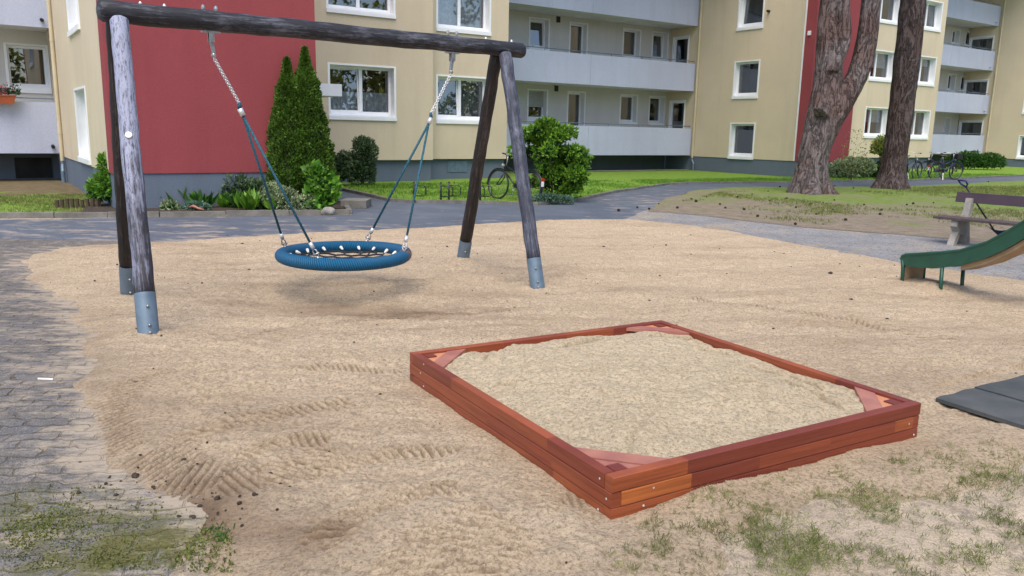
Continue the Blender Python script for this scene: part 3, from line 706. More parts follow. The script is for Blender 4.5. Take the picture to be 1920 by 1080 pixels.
def building(idx, label, u0, vred, vredcol, ured, tans, ucut, vf, vb, uend, plz, zpar, hpar, swins, awins, bwins, doors, vtop=None):
    b = thing('apartment_building', label, 'apartment building', W(u0, vred)); wm = MB(); rm = MB(); pm = MB(); bkm = MB()
    B_ = Fr('B', u0)
    holes = [(-h[1], -h[0], h[2], h[3]) for h in list(swins)+list(doors)]
    wall(wm, B_, -(vb+.0), -vredcol, plz, ZT, holes)
    wall(rm, B_, -vredcol, -vred, plz, ZT)
    fa = Fr('A', vred); wall(rm, fa, u0, ured, plz, ZT)
    # hidden return of the red block
    wall(rm, Fr('B', ured), -(tans[0][0]), -vred, plz, ZT)
    for k, (v, ua, ub) in enumerate(tans):
        fr = Fr('A', v); hl = [h[1:5] for h in awins if h[0] == k]; wall(wm, fr, ua, ub, plz-.02, ZT, hl)
        pr = Fr('A', v+.14); wall(pm, pr, ua, ub, -.1, plz)
        so = MB(); 
        pm.quad(W(ua, v, plz-.02), W(ub, v, plz-.02), W(ub, v+.14, plz-.02), W(ua, v+.14, plz-.02))
        nv = tans[k+1][0] if k+1 < len(tans) else vb
        wall(wm, Fr('B', ub), -max(v, nv), -min(v, nv), plz-.02, ZT)
    # plinth of the red block
    wall(pm, Fr('B', u0+.025), -(vb), -vred-.02, -.1, plz); wall(pm, Fr('A', vred+.025), u0+.025, ured, -.1, plz)
    # recess back wall, gable return and plinth below the balconies
    fb = Fr('A', vb); wall(bkm, fb, ucut, uend, plz, ZT, [h[1:5] for h in bwins]); wall(pm, Fr('A', vb-.05), ucut, uend+.0, -.1, plz)
    wm.build('wall', m_tan, b); rm.build('red_wall', m_red, b); pm.build('plinth', m_plinth, b); bkm.build('recess_wall', m_grey, b)
    for z in zpar: balcony(b, ucut if idx else ucut, uend-.04, vf, vb-.01, z, hpar, .1, (uend-.55,) if idx else ())
    for h in swins: window(B_, -h[1], -h[0], h[2], h[3], b, None, .2, None, 0 if h[4:] else None)
    for h in awins: window(Fr('A', tans[h[0]][0]), h[1], h[2], h[3], h[4], b, **(h[5] if len(h) > 5 else {}))
    for h in bwins: window(fb, h[1], h[2], h[3], h[4], b, **(h[5] if len(h) > 5 else {}))
    roof(b, (u0, uend), tans[0][0]-.3, vb+6); mb = MB(); Fr('A', vred).box(mb, u0+.03, ured-.03, ZT, ZT+.35, -(tans[0][0]-vred-.3), .15); mb.build('roof', m_ceil, b)
    return b, B_
# --- nearest building (left half of the picture)
w1 = dict(split=.545); 
AW1 = [(0, 8.84, 10.90, 1.96, 3.40, dict(split=.52, curtain=('lace', .5), tilt=0)), (0, 8.84, 10.90, 4.93, 6.4, dict(split=.5)),
       (1, 12.74, 14.70, 1.93, 3.31, dict(split=.5, curtain=('blind', 1), tilt=0)), (1, 12.74, 14.70, 4.80, 6.25, dict(split=.48, curtain=('lace', .95)))]
BW1 = []
for k, (z0, z1) in enumerate([(2.10, 3.33), (4.98, 6.18)]):
    for j, (a, c) in enumerate([(19.6, 20.58), (24.70, 25.70), (26.47, 27.42)]):
        kw = dict(trim=.04)
        if j == 0 and k == 0: kw['curtain'] = ('shutter', .58)
        if (j, k) in ((0, 1), (2, 1)): kw['tilt'] = 0
        BW1.append((0, a, c, z0, z1, kw))
    BW1.append((0, 21.70, 22.62, z0-1.12, z1, dict(trim=.04, door=True, glasslow=.1, sill=False)))
b1, B1 = building(0, 'nearest cream apartment block with a blank red front wall behind the swing', 2.2, 16.35, 16.85, 6.12,
                  [(22.6, 6.12, 12.21), (23.3, 12.21, 15.45)], 15.45, 26.3, 28.0, 27.6, .70, (.70, 3.55, 6.37, 9.2), 1.20,
                  [(19.4, 21.35, .84, 2.33), (19.4, 21.35, 3.62, 5.1)], AW1, BW1, [])
# left end of the same block: balconies beyond the stair wall
bk0 = MB(); wall(bk0, Fr('A', 26.8), -6, 2.2, .7, ZT, [(1.16, 2.14, 2.52, 3.70)]); bk0.build('recess_wall', m_grey, b1)
window(Fr('A', 26.8), 1.16, 2.14, 2.52, 3.70, b1, None, .14)
pk = MB(); wall(pk, Fr('A', 26.6), -6, 2.2, -.1, .72); pk.build('plinth', m_plinth, b1)
for z, h in ((.78, 1.36), (4.08, 1.36), (7.2, 1.36)): balcony(b1, -6, 2.15, 25.4, 26.79, z, h, .1, (1.98,))
cw = MB(); Fr('A', 26.6).box(cw, 1.1, 2.0, .05, .62, 0, .03); cw.build('cellar_window', m_dark, b1)
pipe(b1, 2.2, 24.95, 0, ZT)
cw = MB(); Fr('A', 23.44).box(cw, 13.2, 13.95, .24, .61, -.01, .02); cw.build('cellar_window', m_zinc, b1)
cw = MB(); Fr('A', 22.74).box(cw, 9.9, 10.15, .24, .61, -.01, .02); cw.build('cellar_window', m_dark, b1)
cn = MB(); Fr('A', 20.0).box(cn, 6.0, 8.16, 2.41, 2.71, -2.58, 0); cn.build('entrance_canopy', m_white, b1)
for z in (3.2, 6.0):
    for s in (19.95,): 
        vm = MB(); Fr('A', 28.0).box(vm, s+1.0, s+1.2, z+.12, z+.36, -.02, .02); vm.build('air_vent', m_black, b1)
# --- second building, its stair wall faces the viewer
AW2 = []
for k, (z0, z1) in enumerate([(1.74, 3.15), (4.58, 5.96), (7.42, 8.8)]):
    AW2.append((0, 38.1, 40.1, z0, z1, dict(split=.42, curtain=[('top', .5), ('top', .55), None][k])))
    AW2.append((0, 42.4, 44.1, z0-.02, z1-.02, dict(split=.42, curtain=[None, ('top', .3), ('blind', 1)][k], tilt=1 if k == 2 else None)))
V2B = 28.6
BW2 = []
for (xa, ya, xb, yb) in [(1772, 221, 1781, 255), (1796, 224, 1805, 256), (1779, 139, 1791, 169), (1803, 144, 1815, 169), (1787, 55, 1799, 81), (1812, 60, 1824, 84)]:
    a, z1_ = pa(xa, ya, V2B); c, _ = pa(xb, ya, V2B); _, z0_ = pa(xa, yb, V2B); BW2.append((0, a, c+.1, z0_, z1_, dict(trim=.05)))
b2, B2 = building(1, 'cream apartment block with a red front panel behind the forked tree', 27.6, 20.2, 20.7, 30.5,
                  [(24.5, 30.5, 44.62)], 44.62, 26.8, V2B, 55.1, .66, (.76, 3.30, 6.02, 8.76), 1.18,
                  [(22.78, 24.05, .74, 2.12), (22.78, 24.05, 3.27, 4.68), (22.78, 24.05, 6.08, 7.5, 1)], AW2, BW2, [(26.86, 27.80, .98, 3.13), (26.86, 27.80, 3.77, 5.98), (26.86, 27.80, 6.6, 8.9)])
for (za, zb_) in ((.98, 3.13), (3.77, 5.98), (6.6, 8.9)):      # balcony doors on the side wall, inside the recess of the first block
    window(Fr('B', 27.6), -27.80, -26.86, za, zb_, b2, None, .1, None, None, .05, 'balcony_door', False, True, .12)
tr = MB(); B2.box(tr, -20.72, -20.66, .66, ZT, 0, .02); tr.build('corner_trim', m_white, b2)
sb = MB(); B2.box(sb, -20.52, -20.40, 5.5, 5.66, 0, .06); sb.build('wall_box', m_white, b2)
vp = MB(); vp.tube([B2.p(-22.47, 6.6), B2.p(-22.47, 6.6, .14)], .05, 10); vp.build('vent_pipe', m_black, b2)
pipe(b2, 27.6, 26.15, 0, ZT)
# --- third building, cut by the right edge
b3, B3 = building(2, 'farthest cream building section at the right edge of the picture', 55.1, 14.0, 14.5, 60,
                  [(22, 60, 66)], 66, 26.8, 28.6, 72, .52, (), 1.18, [(22.4, 24.7, .62, 1.95), (22.4, 24.7, 3.4, 4.8)], [], [], [(27.05, 28.5, 1.0, 2.85), (27.05, 28.5, 3.6, 5.45), (27.05, 28.5, 6.3, 8.15)])
for (za, zb_) in ((1.0, 2.85), (3.6, 5.45), (6.3, 8.15)):
    window(Fr('B', 55.1), -28.5, -27.05, za, zb_, b3, None, .1, None, None, .06, 'balcony_door', False, True, .1)
pipe(b3, 55.1, 26.6, 0, ZT)

# ================================================================== THE SWING FRAME
def align(o, a, b):
    """mesh built along local +Z from 0, placed from a to b (children stay in local space)"""
    d = Vector(b)-Vector(a); o.rotation_mode = 'QUATERNION'; o.rotation_quaternion = d.to_track_quat('Z', 'Y')
def polemesh(L, r0, r1, n=20, rings=22, round0=False, round1=True, wob=.004):
    zs = [L*i/rings for i in range(rings+1)]; rs = [r0+(r1-r0)*i/rings+random.uniform(-wob, wob)*.5 for i in range(rings+1)]
    pts = [Vector((random.uniform(-wob, wob), random.uniform(-wob, wob), z)) for z in zs]
    if round1:
        pts += [Vector((0, 0, L+r1*k)) for k in (.18, .34, .44)]; rs += [r1*.92, r1*.72, r1*.35]
    if round0:
        pts = [Vector((0, 0, -r0*k)) for k in (.44, .34, .18)]+pts; rs = [r0*.35, r0*.72, r0*.92]+rs
    return MB().tube(pts, rs, n)
ML, MR = np.array((-3.130, 6.527)), np.array((-.167, 8.730)); BD = (MR-ML)/np.linalg.norm(MR-ML); BP = np.array([-BD[1], BD[0]])
ZB = 2.457
bA = Vector((ML[0]-BD[0]*.10, ML[1]-BD[1]*.10, ZB)); bB = Vector((MR[0]+BD[0]*.27, MR[1]+BD[1]*.27, ZB))
sw = thing('swing_frame', 'weathered dark log A-frame swing stand with galvanised feet, left of the sandbox', 'swing frame', ((ML[0]+MR[0])/2, (ML[1]+MR[1])/2, 0))
def to_part(o, parent, a, b):
    align(o, a, b); o.parent = parent; o.location = Vector(a)-parent.location
    return o
beam = polemesh((bB-bA).length, .085, .078, 24, 26, True, True).build('beam', m_beam, None, smooth=True); to_part(beam, sw, bA, bB)
feet = [(-2.65, 5.67, -1, ML, m_pole_silver), (-3.61, 7.38, 1, ML, m_pole_dark), (-.61, 9.47, 1, MR, m_pole_dark), (.27, 7.99, -1, MR, m_pole_blue)]
for fx, fy, sg, M0, mt in feet:
    z0 = float(T(fx, fy))
    top = Vector((M0[0]+BP[0]*sg*.075, M0[1]+BP[1]*sg*.075, ZB-.045)); ft = Vector((fx, fy, z0))
    d = (top-ft).normalized(); L = (top-ft).length; r = .072
    leg = polemesh(L-.36, r, r*.93, 20, 20, False, True).build('leg', mt, None, smooth=True); to_part(leg, sw, ft+d*.33, top)
    if mt is m_pole_silver: set_attr(leg, 'side', lambda a: (.07)*np.clip((a@np.array(tuple(d.to_track_quat('Z', 'Y').inverted() @ Vector((-1, -.25, 0)))))/r, -1, 1)+.11*sstep(.1, 1.6, a[:, 2])-.125)  # light from the left painted in as paler wood; darker towards the foot
    # steel shoe: an open half shell clasping the pole, running into the ground
    sh = MB(); n = 18; out = []
    q = d.to_track_quat('Z', 'Y').inverted() @ Vector((BP[0]*sg, BP[1]*sg, 0)); a0 = math.atan2(q.y, q.x)
    vw = d.to_track_quat('Z', 'Y').inverted() @ Vector((-fx, -fy, 0)); av = math.atan2(vw.y, vw.x)
    R1, R0 = r+.004, r-.0005; V_ = []; Fa = []
    for i in range(n+1):
        a = av-R_(78)+R_(156)*i/n
        for (R, z) in ((R1, -.52), (R1, .02), (R0, .02), (R0, -.52)): V_.append((R*math.cos(a), R*math.sin(a), z))
    for i in range(n):
        for k in range(4): Fa.append((i*4+k, i*4+4+k, i*4+4+(k+1) % 4, i*4+(k+1) % 4))
    sh.add(V_, Fa)
    inner = MB().cyl((0, 0, -.5), (0, 0, .0), r-.012, 16)
    shoe = sh.build('steel_foot', m_zinc, leg, True)
    co = inner.build('core_post', m_zinc, leg, True)
    for z in (-.09, -.23, -.285):
        bo = MB(); a = av+R_(8); c = Vector((math.cos(a), math.sin(a), 0)); bo.tube([c*(R1-.002)+Vector((0, 0, z)), c*(R1+.012)+Vector((0, 0, z)), c*(R1+.022)+Vector((0, 0, z))], [.012, .011, .005], 10)
        bo.build('bolt', m_steel, leg, True, True)
    if mt is m_pole_silver:
        bd_ = MB(); a = av-.1; c = Vector((math.cos(a), math.sin(a), 0)); zz = (vplane(240, 261, (fx, fy), (1, 0)).z-z0)/d.z-.33; 
        bd_.tube([c*(r-.006)+Vector((0, 0, zz)), c*(r+.004)+Vector((0, 0, zz))], [.026, .024], 14); bd_.build('round_badge', m_whitep, leg, True)
def along(s, dz=0, off=0): return Vector((ML[0]+BD[0]*s+BP[0]*off, ML[1]+BD[1]*s+BP[1]*off, ZB+dz))
hs = [float((np.array(p)-ML)@BD) for p in [(-2.556, 6.954), (-.649, 8.372)]]
for s in hs:
    hb = MB(); hb.obox(along(s, -.088), (*BD, 0), (*BP, 0), (0, 0, 1), .075, .022, .007)
    for k in (-.052, .052):
        hb.tube([along(s+k, -.09), along(s+k, .095)], .006, 8); hb.tube([along(s+k, .075), along(s+k, .10), along(s+k, .118), along(s+k, .126)], [.014, .017, .014, .004], 10)
    for k in (-.026, .026): hb.obox(along(s, -.125, k), (*BD, 0), (*BP, 0), (0, 0, 1), .020, .004, .045)
    hb.tube([along(s, -.14, -.034), along(s, -.14, .034)], .014, 10)
    hb.build('hanger', m_steel, sw)
for s in (.18, .36, 3.5, 3.83):
    MB().tube([along(s, .06), along(s, .085), along(s, .1)], [.014, .013, .005], 10).build('bolt', m_bolt, sw, smooth=True)

# ================================================================== THE NEST SWING
NC = Vector((-1.627, 7.640, .405)); NR = .585; TR = .062
ns = thing('nest_swing', 'round blue rope nest swing hanging from the log frame on two chains', 'nest swing', (NC.x, NC.y, 0))
nu, nv = 180, 16; V = []; al = []; ar = []
for i in range(nu):
    th = 2*math.pi*i/nu; rr = TR*(1+.03*math.sin(th*3+1))
    for j in range(nv):
        ph = 2*math.pi*j/nv-math.pi/2; R = NR+rr*math.cos(ph); V.append((R*math.cos(th), R*math.sin(th), NC.z+rr*math.sin(ph)*.95+.006*math.sin(th*2+.5))); al.append(i/nu); ar.append(j/nv)
V = np.array(V); ii, jj = np.meshgrid(np.arange(nu), np.arange(nv), indexing='ij')
Fq = np.stack([ii*nv+jj, ((ii+1) % nu)*nv+jj, ((ii+1) % nu)*nv+(jj+1) % nv, ii*nv+(jj+1) % nv], -1).reshape(-1, 4)
alr = (np.array(al)-.02) % 1
np_mesh('ring', V, Fq, m_nest, ns, True, {'along': alr, 'around': np.array(ar)})
net = MB(); hx = .092
ri = NR-TR-.01
def sag(x, y): return NC.z-.035-.05*(1-(x*x+y*y)/ri**2)
cells = set(); edges = set()
for a in range(-9, 10):
    for b in range(-9, 10):
        cx_ = hx*math.sqrt(3)*(a+b/2); cy_ = hx*1.5*b*.72
        pts = []
        for k in range(6):
            an = math.pi/6+math.pi/3*k; pts.append((round(cx_+hx*math.cos(an), 3), round((cy_+hx*math.sin(an)*.72), 3)))
        for k in range(6):
            p, q = pts[k], pts[(k+1) % 6]
            if math.hypot(*p) < ri and math.hypot(*q) < ri: edges.add(tuple(sorted((p, q))))
for p, q in edges:
    mx, my = (p[0]+q[0])/2, (p[1]+q[1])/2
    net.tube([(NC.x+p[0], NC.y+p[1], sag(*p)), (NC.x+mx, NC.y+my, sag(mx, my)), (NC.x+q[0], NC.y+q[1], sag(*q))], .0095, 6)
thim = []
for k in range(18):
    an = 2*math.pi*(k+.3)/18; c, s = math.cos(an), math.sin(an); p = (c*(ri-.09), s*(ri-.09))
    best = min((abs(e[0]-p[0])+abs(e[1]-p[1]), e) for E_ in edges for e in E_)[1]
    a0 = Vector((NC.x+c*(ri+.01), NC.y+s*(ri+.01), NC.z+.004)); a1 = Vector((NC.x+best[0], NC.y+best[1], sag(*best)))
    net.tube([a0, a1], .0075, 6); thim.append((a0, a1))
net.build('net', m_net, ns)
for a0, a1 in thim:
    d = (a1-a0).normalized(); MB().tube([a0+d*.004, a0+d*.02, a0+d*.045, a0+d*.058], [.014, .016, .011, .007], 10).build('net_ferrule', m_whitep, ns, smooth=True)
def chain(a, b, n, wire=.0042, w=.0125):
    mb = MB(); d = (b-a); L = d.length/n; d.normalize(); s = d.cross(Vector((0, 1, 0))).normalized(); t = d.cross(s)
    for k in range(n):
        c = a+d*L*(k+.5); side = s if k % 2 else t; h = L*.5+wire*1.4
        pts = [c+side*w*math.cos(an)+d*(h-w)*(1 if math.sin(an) > 0 else -1)+d*w*math.sin(an) for an in [2*math.pi*(j+.5)/10 for j in range(10)]]
        mb.tube(pts, wire, 6, True)
    return mb
for sd, s, jn in ((-1, hs[0], Vector((-2.385, 7.081, 1.73))), (1, hs[1], Vector((-.849, 8.223, 1.70)))):
    top = along(s, -.15); inw = Vector((*BD, 0))*(-sd)
    swv = MB(); t2 = top+inw*.015+Vector((0, 0, -.10)); swv.obox((top+t2)/2, (*BP, 0), inw, t2-top, .017, .012, .055); swv.ell(tuple(t2+Vector((0, 0, -.025))), .021, .021, .026); swv.build('swivel', m_steel, ns, smooth=False)
    st = t2+Vector((0, 0, -.045)); chain(st, jn+Vector((0, 0, .06)), 26).build('chain', m_alu, ns, smooth=True)
    MB().tube([jn+Vector((0, 0, .075)), jn+Vector((0, 0, .02))], [.014, .02], 10).build('rope_eye', m_rope, ns, smooth=True)
    dj = (NC+Vector((0, 0, 0))-jn).normalized()
    MB().tube([jn+Vector((0, 0, .022)), jn+dj*.045], .024, 14).build('ferrule', m_alu, ns, smooth=True)
    for pr in (-1, 1):
        rp = Vector((NC.x+BD[0]*sd*.43+BP[0]*pr*.40, NC.y+BD[1]*sd*.43+BP[1]*pr*.40, NC.z+TR*.8)); dv = (jn-rp).normalized()
        MB().tube([jn+dj*.04, rp+dv*.15], .0115, 8).build('rope', m_rope, ns, smooth=True)
        f = MB(); f.tube([rp+dv*.16, rp+dv*.10], .018, 12); f.build('ferrule', m_alu, ns, smooth=True)
        sk = MB(); side = dv.cross(Vector((0, 1, 0))).normalized()
        sk.tube([rp+dv*.10, rp+dv*.075+side*.017, rp+dv*.035+side*.018, rp+dv*.0, rp+dv*.035-side*.018, rp+dv*.075-side*.017], .0062, 8, True)
        sk.tube([rp+dv*.045-side*.03, rp+dv*.045+side*.03], .009, 8)
        sk.tube([rp+dv*.02, rp-dv*.01+Vector((0, 0, -.02))], .012, 8)
        sk.build('shackle', m_steel, ns, smooth=True)

# ================================================================== THE SANDBOX
Lp, Np, Rp, Fp = [Vector((*p, 0)) for p in BOX]
sbx = thing('sandbox', 'square red stained timber sandbox filled to the brim with sand', 'sandbox', (Np.x, Np.y, 0))
PH, PT = .0625, .048
def plank(a, b, k, ext0, ext1):
    d = (b-a).normalized(); inn = Vector((-d.y, d.x, 0)); c = ((Lp+Np+Rp+Fp)/4-a)
    if inn.dot(c) < 0: inn = -inn
    a = a+d*ext0; b = b-d*ext1; L = (b-a).length; mb = MB(); z1 = .300-k*(PH+.003); z0 = z1-PH; x = 0; off = random.uniform(-.0015, .0015)+(.002 if k == 0 else 0)
    cuts = [0]
    if a == Np or (a-Np).length < .1: cuts.append(.36) if k == 1 else None
    while cuts[-1] < L-.55: cuts.append(cuts[-1]+random.uniform(.30, .62))
    cuts.append(L)
    ch = .003; al_ = []; ti_ = []
    for p, q in zip(cuts[:-1], cuts[1:]):
        prof = [(-off, z0+ch), (-off, z1-ch), (-off+ch, z1), (PT-ch, z1), (PT, z1-ch), (PT, z0+ch), (PT-ch, z0), (-off+ch, z0)]
        n = len(prof); V0 = [a+d*p+inn*u+Vector((0, 0, z)) for u, z in prof]; V1 = [a+d*q+inn*u+Vector((0, 0, z)) for u, z in prof]
        o = len(mb.v); mb.add(V0+V1, [tuple(range(n)), tuple(range(2*n-1, n-1, -1))]+[(i, n+i, n+(i+1) % n, (i+1) % n) for i in range(n)])
        al_ += [p]*n+[q]*n; tv = random.uniform(.05, .85)
        if (a-Np).length < .1 and k == 1: tv = 1.0 if p == 0 else (.88 if q > L-.01 else tv)
        ti_ += [tv]*2*n
    ob = mb.build('plank', m_redwood, sbx); at = ob.data.attributes.new('along', 'FLOAT', 'POINT'); at.data.foreach_set('value', al_); at = ob.data.attributes.new('tint', 'FLOAT', 'POINT'); at.data.foreach_set('value', ti_)
    if k < 3:
        for (s, dz) in ((.035, .018), (.035, .046), (L-.03, .03), (.16, .044)):
            if ext0 == 0 or s > .1:
                c = a+d*s-inn*(-off+.0005)+Vector((0, 0, z0+dz)); bo = MB(); bo.tube([c, c-inn*.0025], [.0055, .0045], 8); bo.build('screw', m_bolt, ob)
    return ob
random.seed(21)
for i, (a, b) in enumerate([(Lp, Np), (Np, Rp), (Rp, Fp), (Fp, Lp)]):
    for k in range(5):
        e = PT if (k+i) % 2 == 0 else 0; e2 = e
        plank(a, b, k, e+.001, e2+.001) if True else None
ctr = (Lp+Np+Rp+Fp)/4
for c, p, q in ((Lp, Np, Fp), (Np, Rp, Lp), (Rp, Fp, Np), (Fp, Lp, Rp)):
    u = (p-c).normalized(); v = (q-c).normalized(); i0 = c+(u+v)*(PT+.002); zt = .292
    def corner_board(a, b, name, mt, z):
        mb = MB(); mb.prism([i0+u*a, i0+u*b, i0+v*b, i0+v*a] if a else [i0, i0+u*b, i0+v*b], z-.022, z); return mb.build(name, mt, sbx)
    near = c is Np
    corner_board(.175, .30, 'corner_board', m_seatwood, zt)
    corner_board(0, .171, 'corner_gusset', m_orangewood if c is not Np else m_seatwood, zt-.006)
    pm = MB(); w = .062; pm.prism([i0+(u+v)*.01, i0+(u+v)*.01+u*w, i0+(u+v)*(.01+w), i0+(u+v)*.01+v*w], .0, zt+.001); po = pm.build('corner_post', m_redwood, sbx); set_attr(po, 'along', lambda a: a[:, 0]*0)
# sand inside
ul = (Np-Lp).normalized(); vl = (Fp-Lp).normalized(); LL = (Np-Lp).length; MM = (Fp-Lp).length
si = np.arange(PT+.004, LL-PT-.004, .011); ti = np.arange(PT+.004, MM-PT-.004, .011)
S, Tt = np.meshgrid(si, ti)
Hs = .262+.012*fbm(S*2.2, Tt*2.2, 3, 4)+.020*fbm(S*5.5, Tt*5.5, 4, 14)+.012*fbm(S*14, Tt*14, 3, 24)+.006*fbm(S*40, Tt*40, 2, 34)
cd = np.minimum.reduce([S, Tt, LL-S, MM-Tt])
Hs = .262+(Hs-.262)*(.25+.75*sstep(0, .16, cd)); Hs += .010+.050*sstep(.0, .55, cd)
# raked lines and scooped grooves
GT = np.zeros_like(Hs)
def bst(px, py):
    d = ray(px, py); t = (.28-CAM_H)/d[2]; q = Vector((d[0]*t-Lp.x, d[1]*t-Lp.y, 0)); return q.dot(ul), q.dot(vl)
for (s0, t0, s1, t1, dp) in [(*bst(*a_), *bst(*b_), c_) for a_, b_, c_ in [((1300, 652), (1372, 668), .020), ((1395, 683), (1470, 705), .018), ((1470, 705), (1542, 731), .018), ((1455, 718), (1520, 742), .014), ((1520, 742), (1575, 763), .012), ((1215, 638), (1300, 630), .014), ((1055, 655), (1130, 636), .018), ((958, 640), (905, 682), .012), ((1425, 732), (1445, 795), .0028), ((1365, 725), (1428, 732), .009), ((1215, 792), (1180, 838), .004), ((1180, 838), (1150, 850), .005), ((1240, 765), (1215, 792), .004), ((930, 722), (970, 728), .008), ((1080, 715), (1140, 708), .009), ((860, 668), (905, 660), .008)]] or [(1.55, 1.25, 1.1, 1.85, .010), (1.2, 1.2, .8, 1.7, .012), (.25, 1.0, .55, 1.5, .008), (.2, .25, .12, .8, .010), (1.0, .4, 1.3, .9, .009), (1.75, .9, 1.3, 1.3, .008), (.62, .3, 1.2, .5, .007), (1.5, .6, 1.8, .35, .010), (.5, 1.3, .42, 1.75, .012)]:
    L = math.hypot(s1-s0, t1-t0); ux, uy = (s1-s0)/L, (t1-t0)/L; tt = (S-s0)*ux+(Tt-t0)*uy; dd = (S-s0)*(-uy)+(Tt-t0)*ux+.022*fbm(S*7, Tt*7, 3, 8)
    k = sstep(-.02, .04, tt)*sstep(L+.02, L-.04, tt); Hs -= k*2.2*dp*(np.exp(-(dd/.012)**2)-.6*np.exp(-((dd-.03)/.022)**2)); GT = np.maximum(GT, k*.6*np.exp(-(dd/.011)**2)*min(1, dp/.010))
# dips along the left and far boards where the timber shows
for (s0, t0, r, dp) in [(.3, 1.88, .07, .045), (.62, 1.9, .05, .04), (.04, .55, .10, .05), (.04, .85, .05, .055), (.05, 1.5, .2, .025), (.6, 1.9, .25, .018), (1.2, 1.9, .3, .015)]:
    Hs -= dp*np.exp(-((S-s0)**2/(r*.6)**2+(Tt-t0)**2/r**2))
corner = np.minimum.reduce([S+Tt, (LL-S)+Tt, S+(MM-Tt), (LL-S)+(MM-Tt)])
Hs = np.where(corner < .36, np.minimum(Hs, .264), Hs); Hs = Hs-np.maximum(Hs-.300, 0)*.6*(cd < .2)
XY = np.array([[Lp.x, Lp.y]])+S.reshape(-1, 1)*np.array([[ul.x, ul.y]])+Tt.reshape(-1, 1)*np.array([[vl.x, vl.y]])
nx_, ny_ = len(si), len(ti); i_ = np.arange(nx_-1)[None, :]; j_ = np.arange(ny_-1)[:, None]; a_ = j_*nx_+i_
bs = np_mesh('sandbox_sand', np.concatenate([XY, Hs.reshape(-1, 1)], 1), np.stack([a_, a_+1, a_+1+nx_, a_+nx_], -1).reshape(-1, 4)[:, ::1], m_boxsand, None, True, {'tone': GT.ravel()})
tag(bs, 'fresh pale play sand filling the red timber box', 'sand', kind='stuff')

# ================================================================== THE SLIDE
SD = np.array([.42993, -.90286]); SN = np.array([.90286, .42993]); S0 = np.array([4.30, 8.69]); SW_ = .36
sl = thing('slide', 'green metal playground slide with its low end in the sand, at the right edge', 'slide', (4.6, 8.2, 0))
def sp(s, w, z): return Vector((S0[0]+SD[0]*s+SN[0]*w, S0[1]+SD[1]*s+SN[1]*w, z))
topc = [(-.05, .30), (-.04, .335), (.0, .358), (.06, .37), (.35, .425), (.63, .492), (.90, .61), (1.10, .75), (1.24, .86), (1.6, 1.13), (2.2, 1.58), (2.9, 2.10)]
botc = [(-.045, .28), (-.03, .262), (.0, .248), (.06, .236), (.35, .262), (.63, .335), (.90, .45), (1.10, .575), (1.24, .685), (1.6, .95), (2.2, 1.40), (2.9, 1.92)]
for w0, w1 in ((0, .022), (SW_-.022, SW_)):
    mb = MB(); n = len(topc)
    V_ = [sp(s, w0, z) for s, z in topc]+[sp(s, w0, z) for s, z in botc]+[sp(s, w1, z) for s, z in topc]+[sp(s, w1, z) for s, z in botc]; Fa = []
    for i in range(n-1): Fa += [(i, i+1, n+i+1, n+i), (2*n+i, 3*n+i, 3*n+i+1, 2*n+i+1), (i, 2*n+i, 2*n+i+1, i+1), (n+i, n+i+1, 3*n+i+1, 3*n+i)]
    Fa += [(0, n, 3*n, 2*n), (n-1, 3*n-1, 4*n-1, 2*n-1)]; mb.add(V_, Fa)
    mb.tube([sp(s, (w0+w1)/2, z) for s, z in topc], .019, 8); mb.build('side_wall', m_green, sl)
ch = MB(); fl = [(-.05, .30), (0, .325), (.1, .33), (.35, .345), (.63, .40), (.90, .51), (1.10, .64), (1.24, .75), (1.6, 1.02), (2.2, 1.47), (2.9, 1.99)]
for (p, q) in zip(fl[:-1], fl[1:]): ch.hexa([sp(p[0], .024, p[1]-.01), sp(p[0], SW_-.024, p[1]-.01), sp(q[0], SW_-.024, q[1]-.01), sp(q[0], .024, q[1]-.01), sp(p[0], .024, p[1]), sp(p[0], SW_-.024, p[1]), sp(q[0], SW_-.024, q[1]), sp(q[0], .024, q[1])])
ch.build('chute', m_chute, sl)
un = MB(); ub_ = [(s, z-.035) for s, z in botc if s > .5]
for (p, q) in zip(ub_[:-1], ub_[1:]): un.hexa([sp(p[0], .05, p[1]-.015), sp(p[0], SW_-.05, p[1]-.015), sp(q[0], SW_-.05, q[1]-.015), sp(q[0], .05, q[1]-.015), sp(p[0], .05, p[1]+.04), sp(p[0], SW_-.05, p[1]+.04), sp(q[0], SW_-.05, q[1]+.04), sp(q[0], .05, q[1]+.04)])
un.build('underside_board', m_ply, sl)
fp = MB(); fp.hexa([sp(-.02, .03, -.05), sp(-.02, SW_-.03, -.05), sp(.0, SW_-.03, -.05), sp(.0, .03, -.05), sp(-.02, .03, .30), sp(-.02, SW_-.03, .30), sp(0, SW_-.03, .32), sp(0, .03, .32)]); fp.build('end_board', m_ply, sl)
for w in (.012, SW_-.012):
    MB().tube([sp(-.035, w, .30), sp(-.015, w, .2), sp(0, w, -.1)], [.02, .021, .021], 10).build('leg', m_green, sl, smooth=True)
    MB().tube([sp(.45, w, .29), sp(.47, w, -.1)], [.02, .02], 10).build('leg', m_green, sl, smooth=True)
    MB().tube([sp(2.85, w, 2.0), sp(2.9, w, 0.0)], [.02, .02], 10).build('leg', m_green, sl, smooth=True)

# ================================================================== BENCH, SHOVEL, MAT
bdv = np.array([.5999, -.80007]); bnv = np.array([-.80007, -.5999]); b0 = np.array([6.84, 12.466])
bn = thing('park_bench', 'brown plank park bench on grey concrete legs beside the slide', 'bench', (b0[0], b0[1], 0))
def bp(s, w, z): return Vector((b0[0]+bdv[0]*s+bnv[0]*w, b0[1]+bdv[1]*s+bnv[1]*w, z))
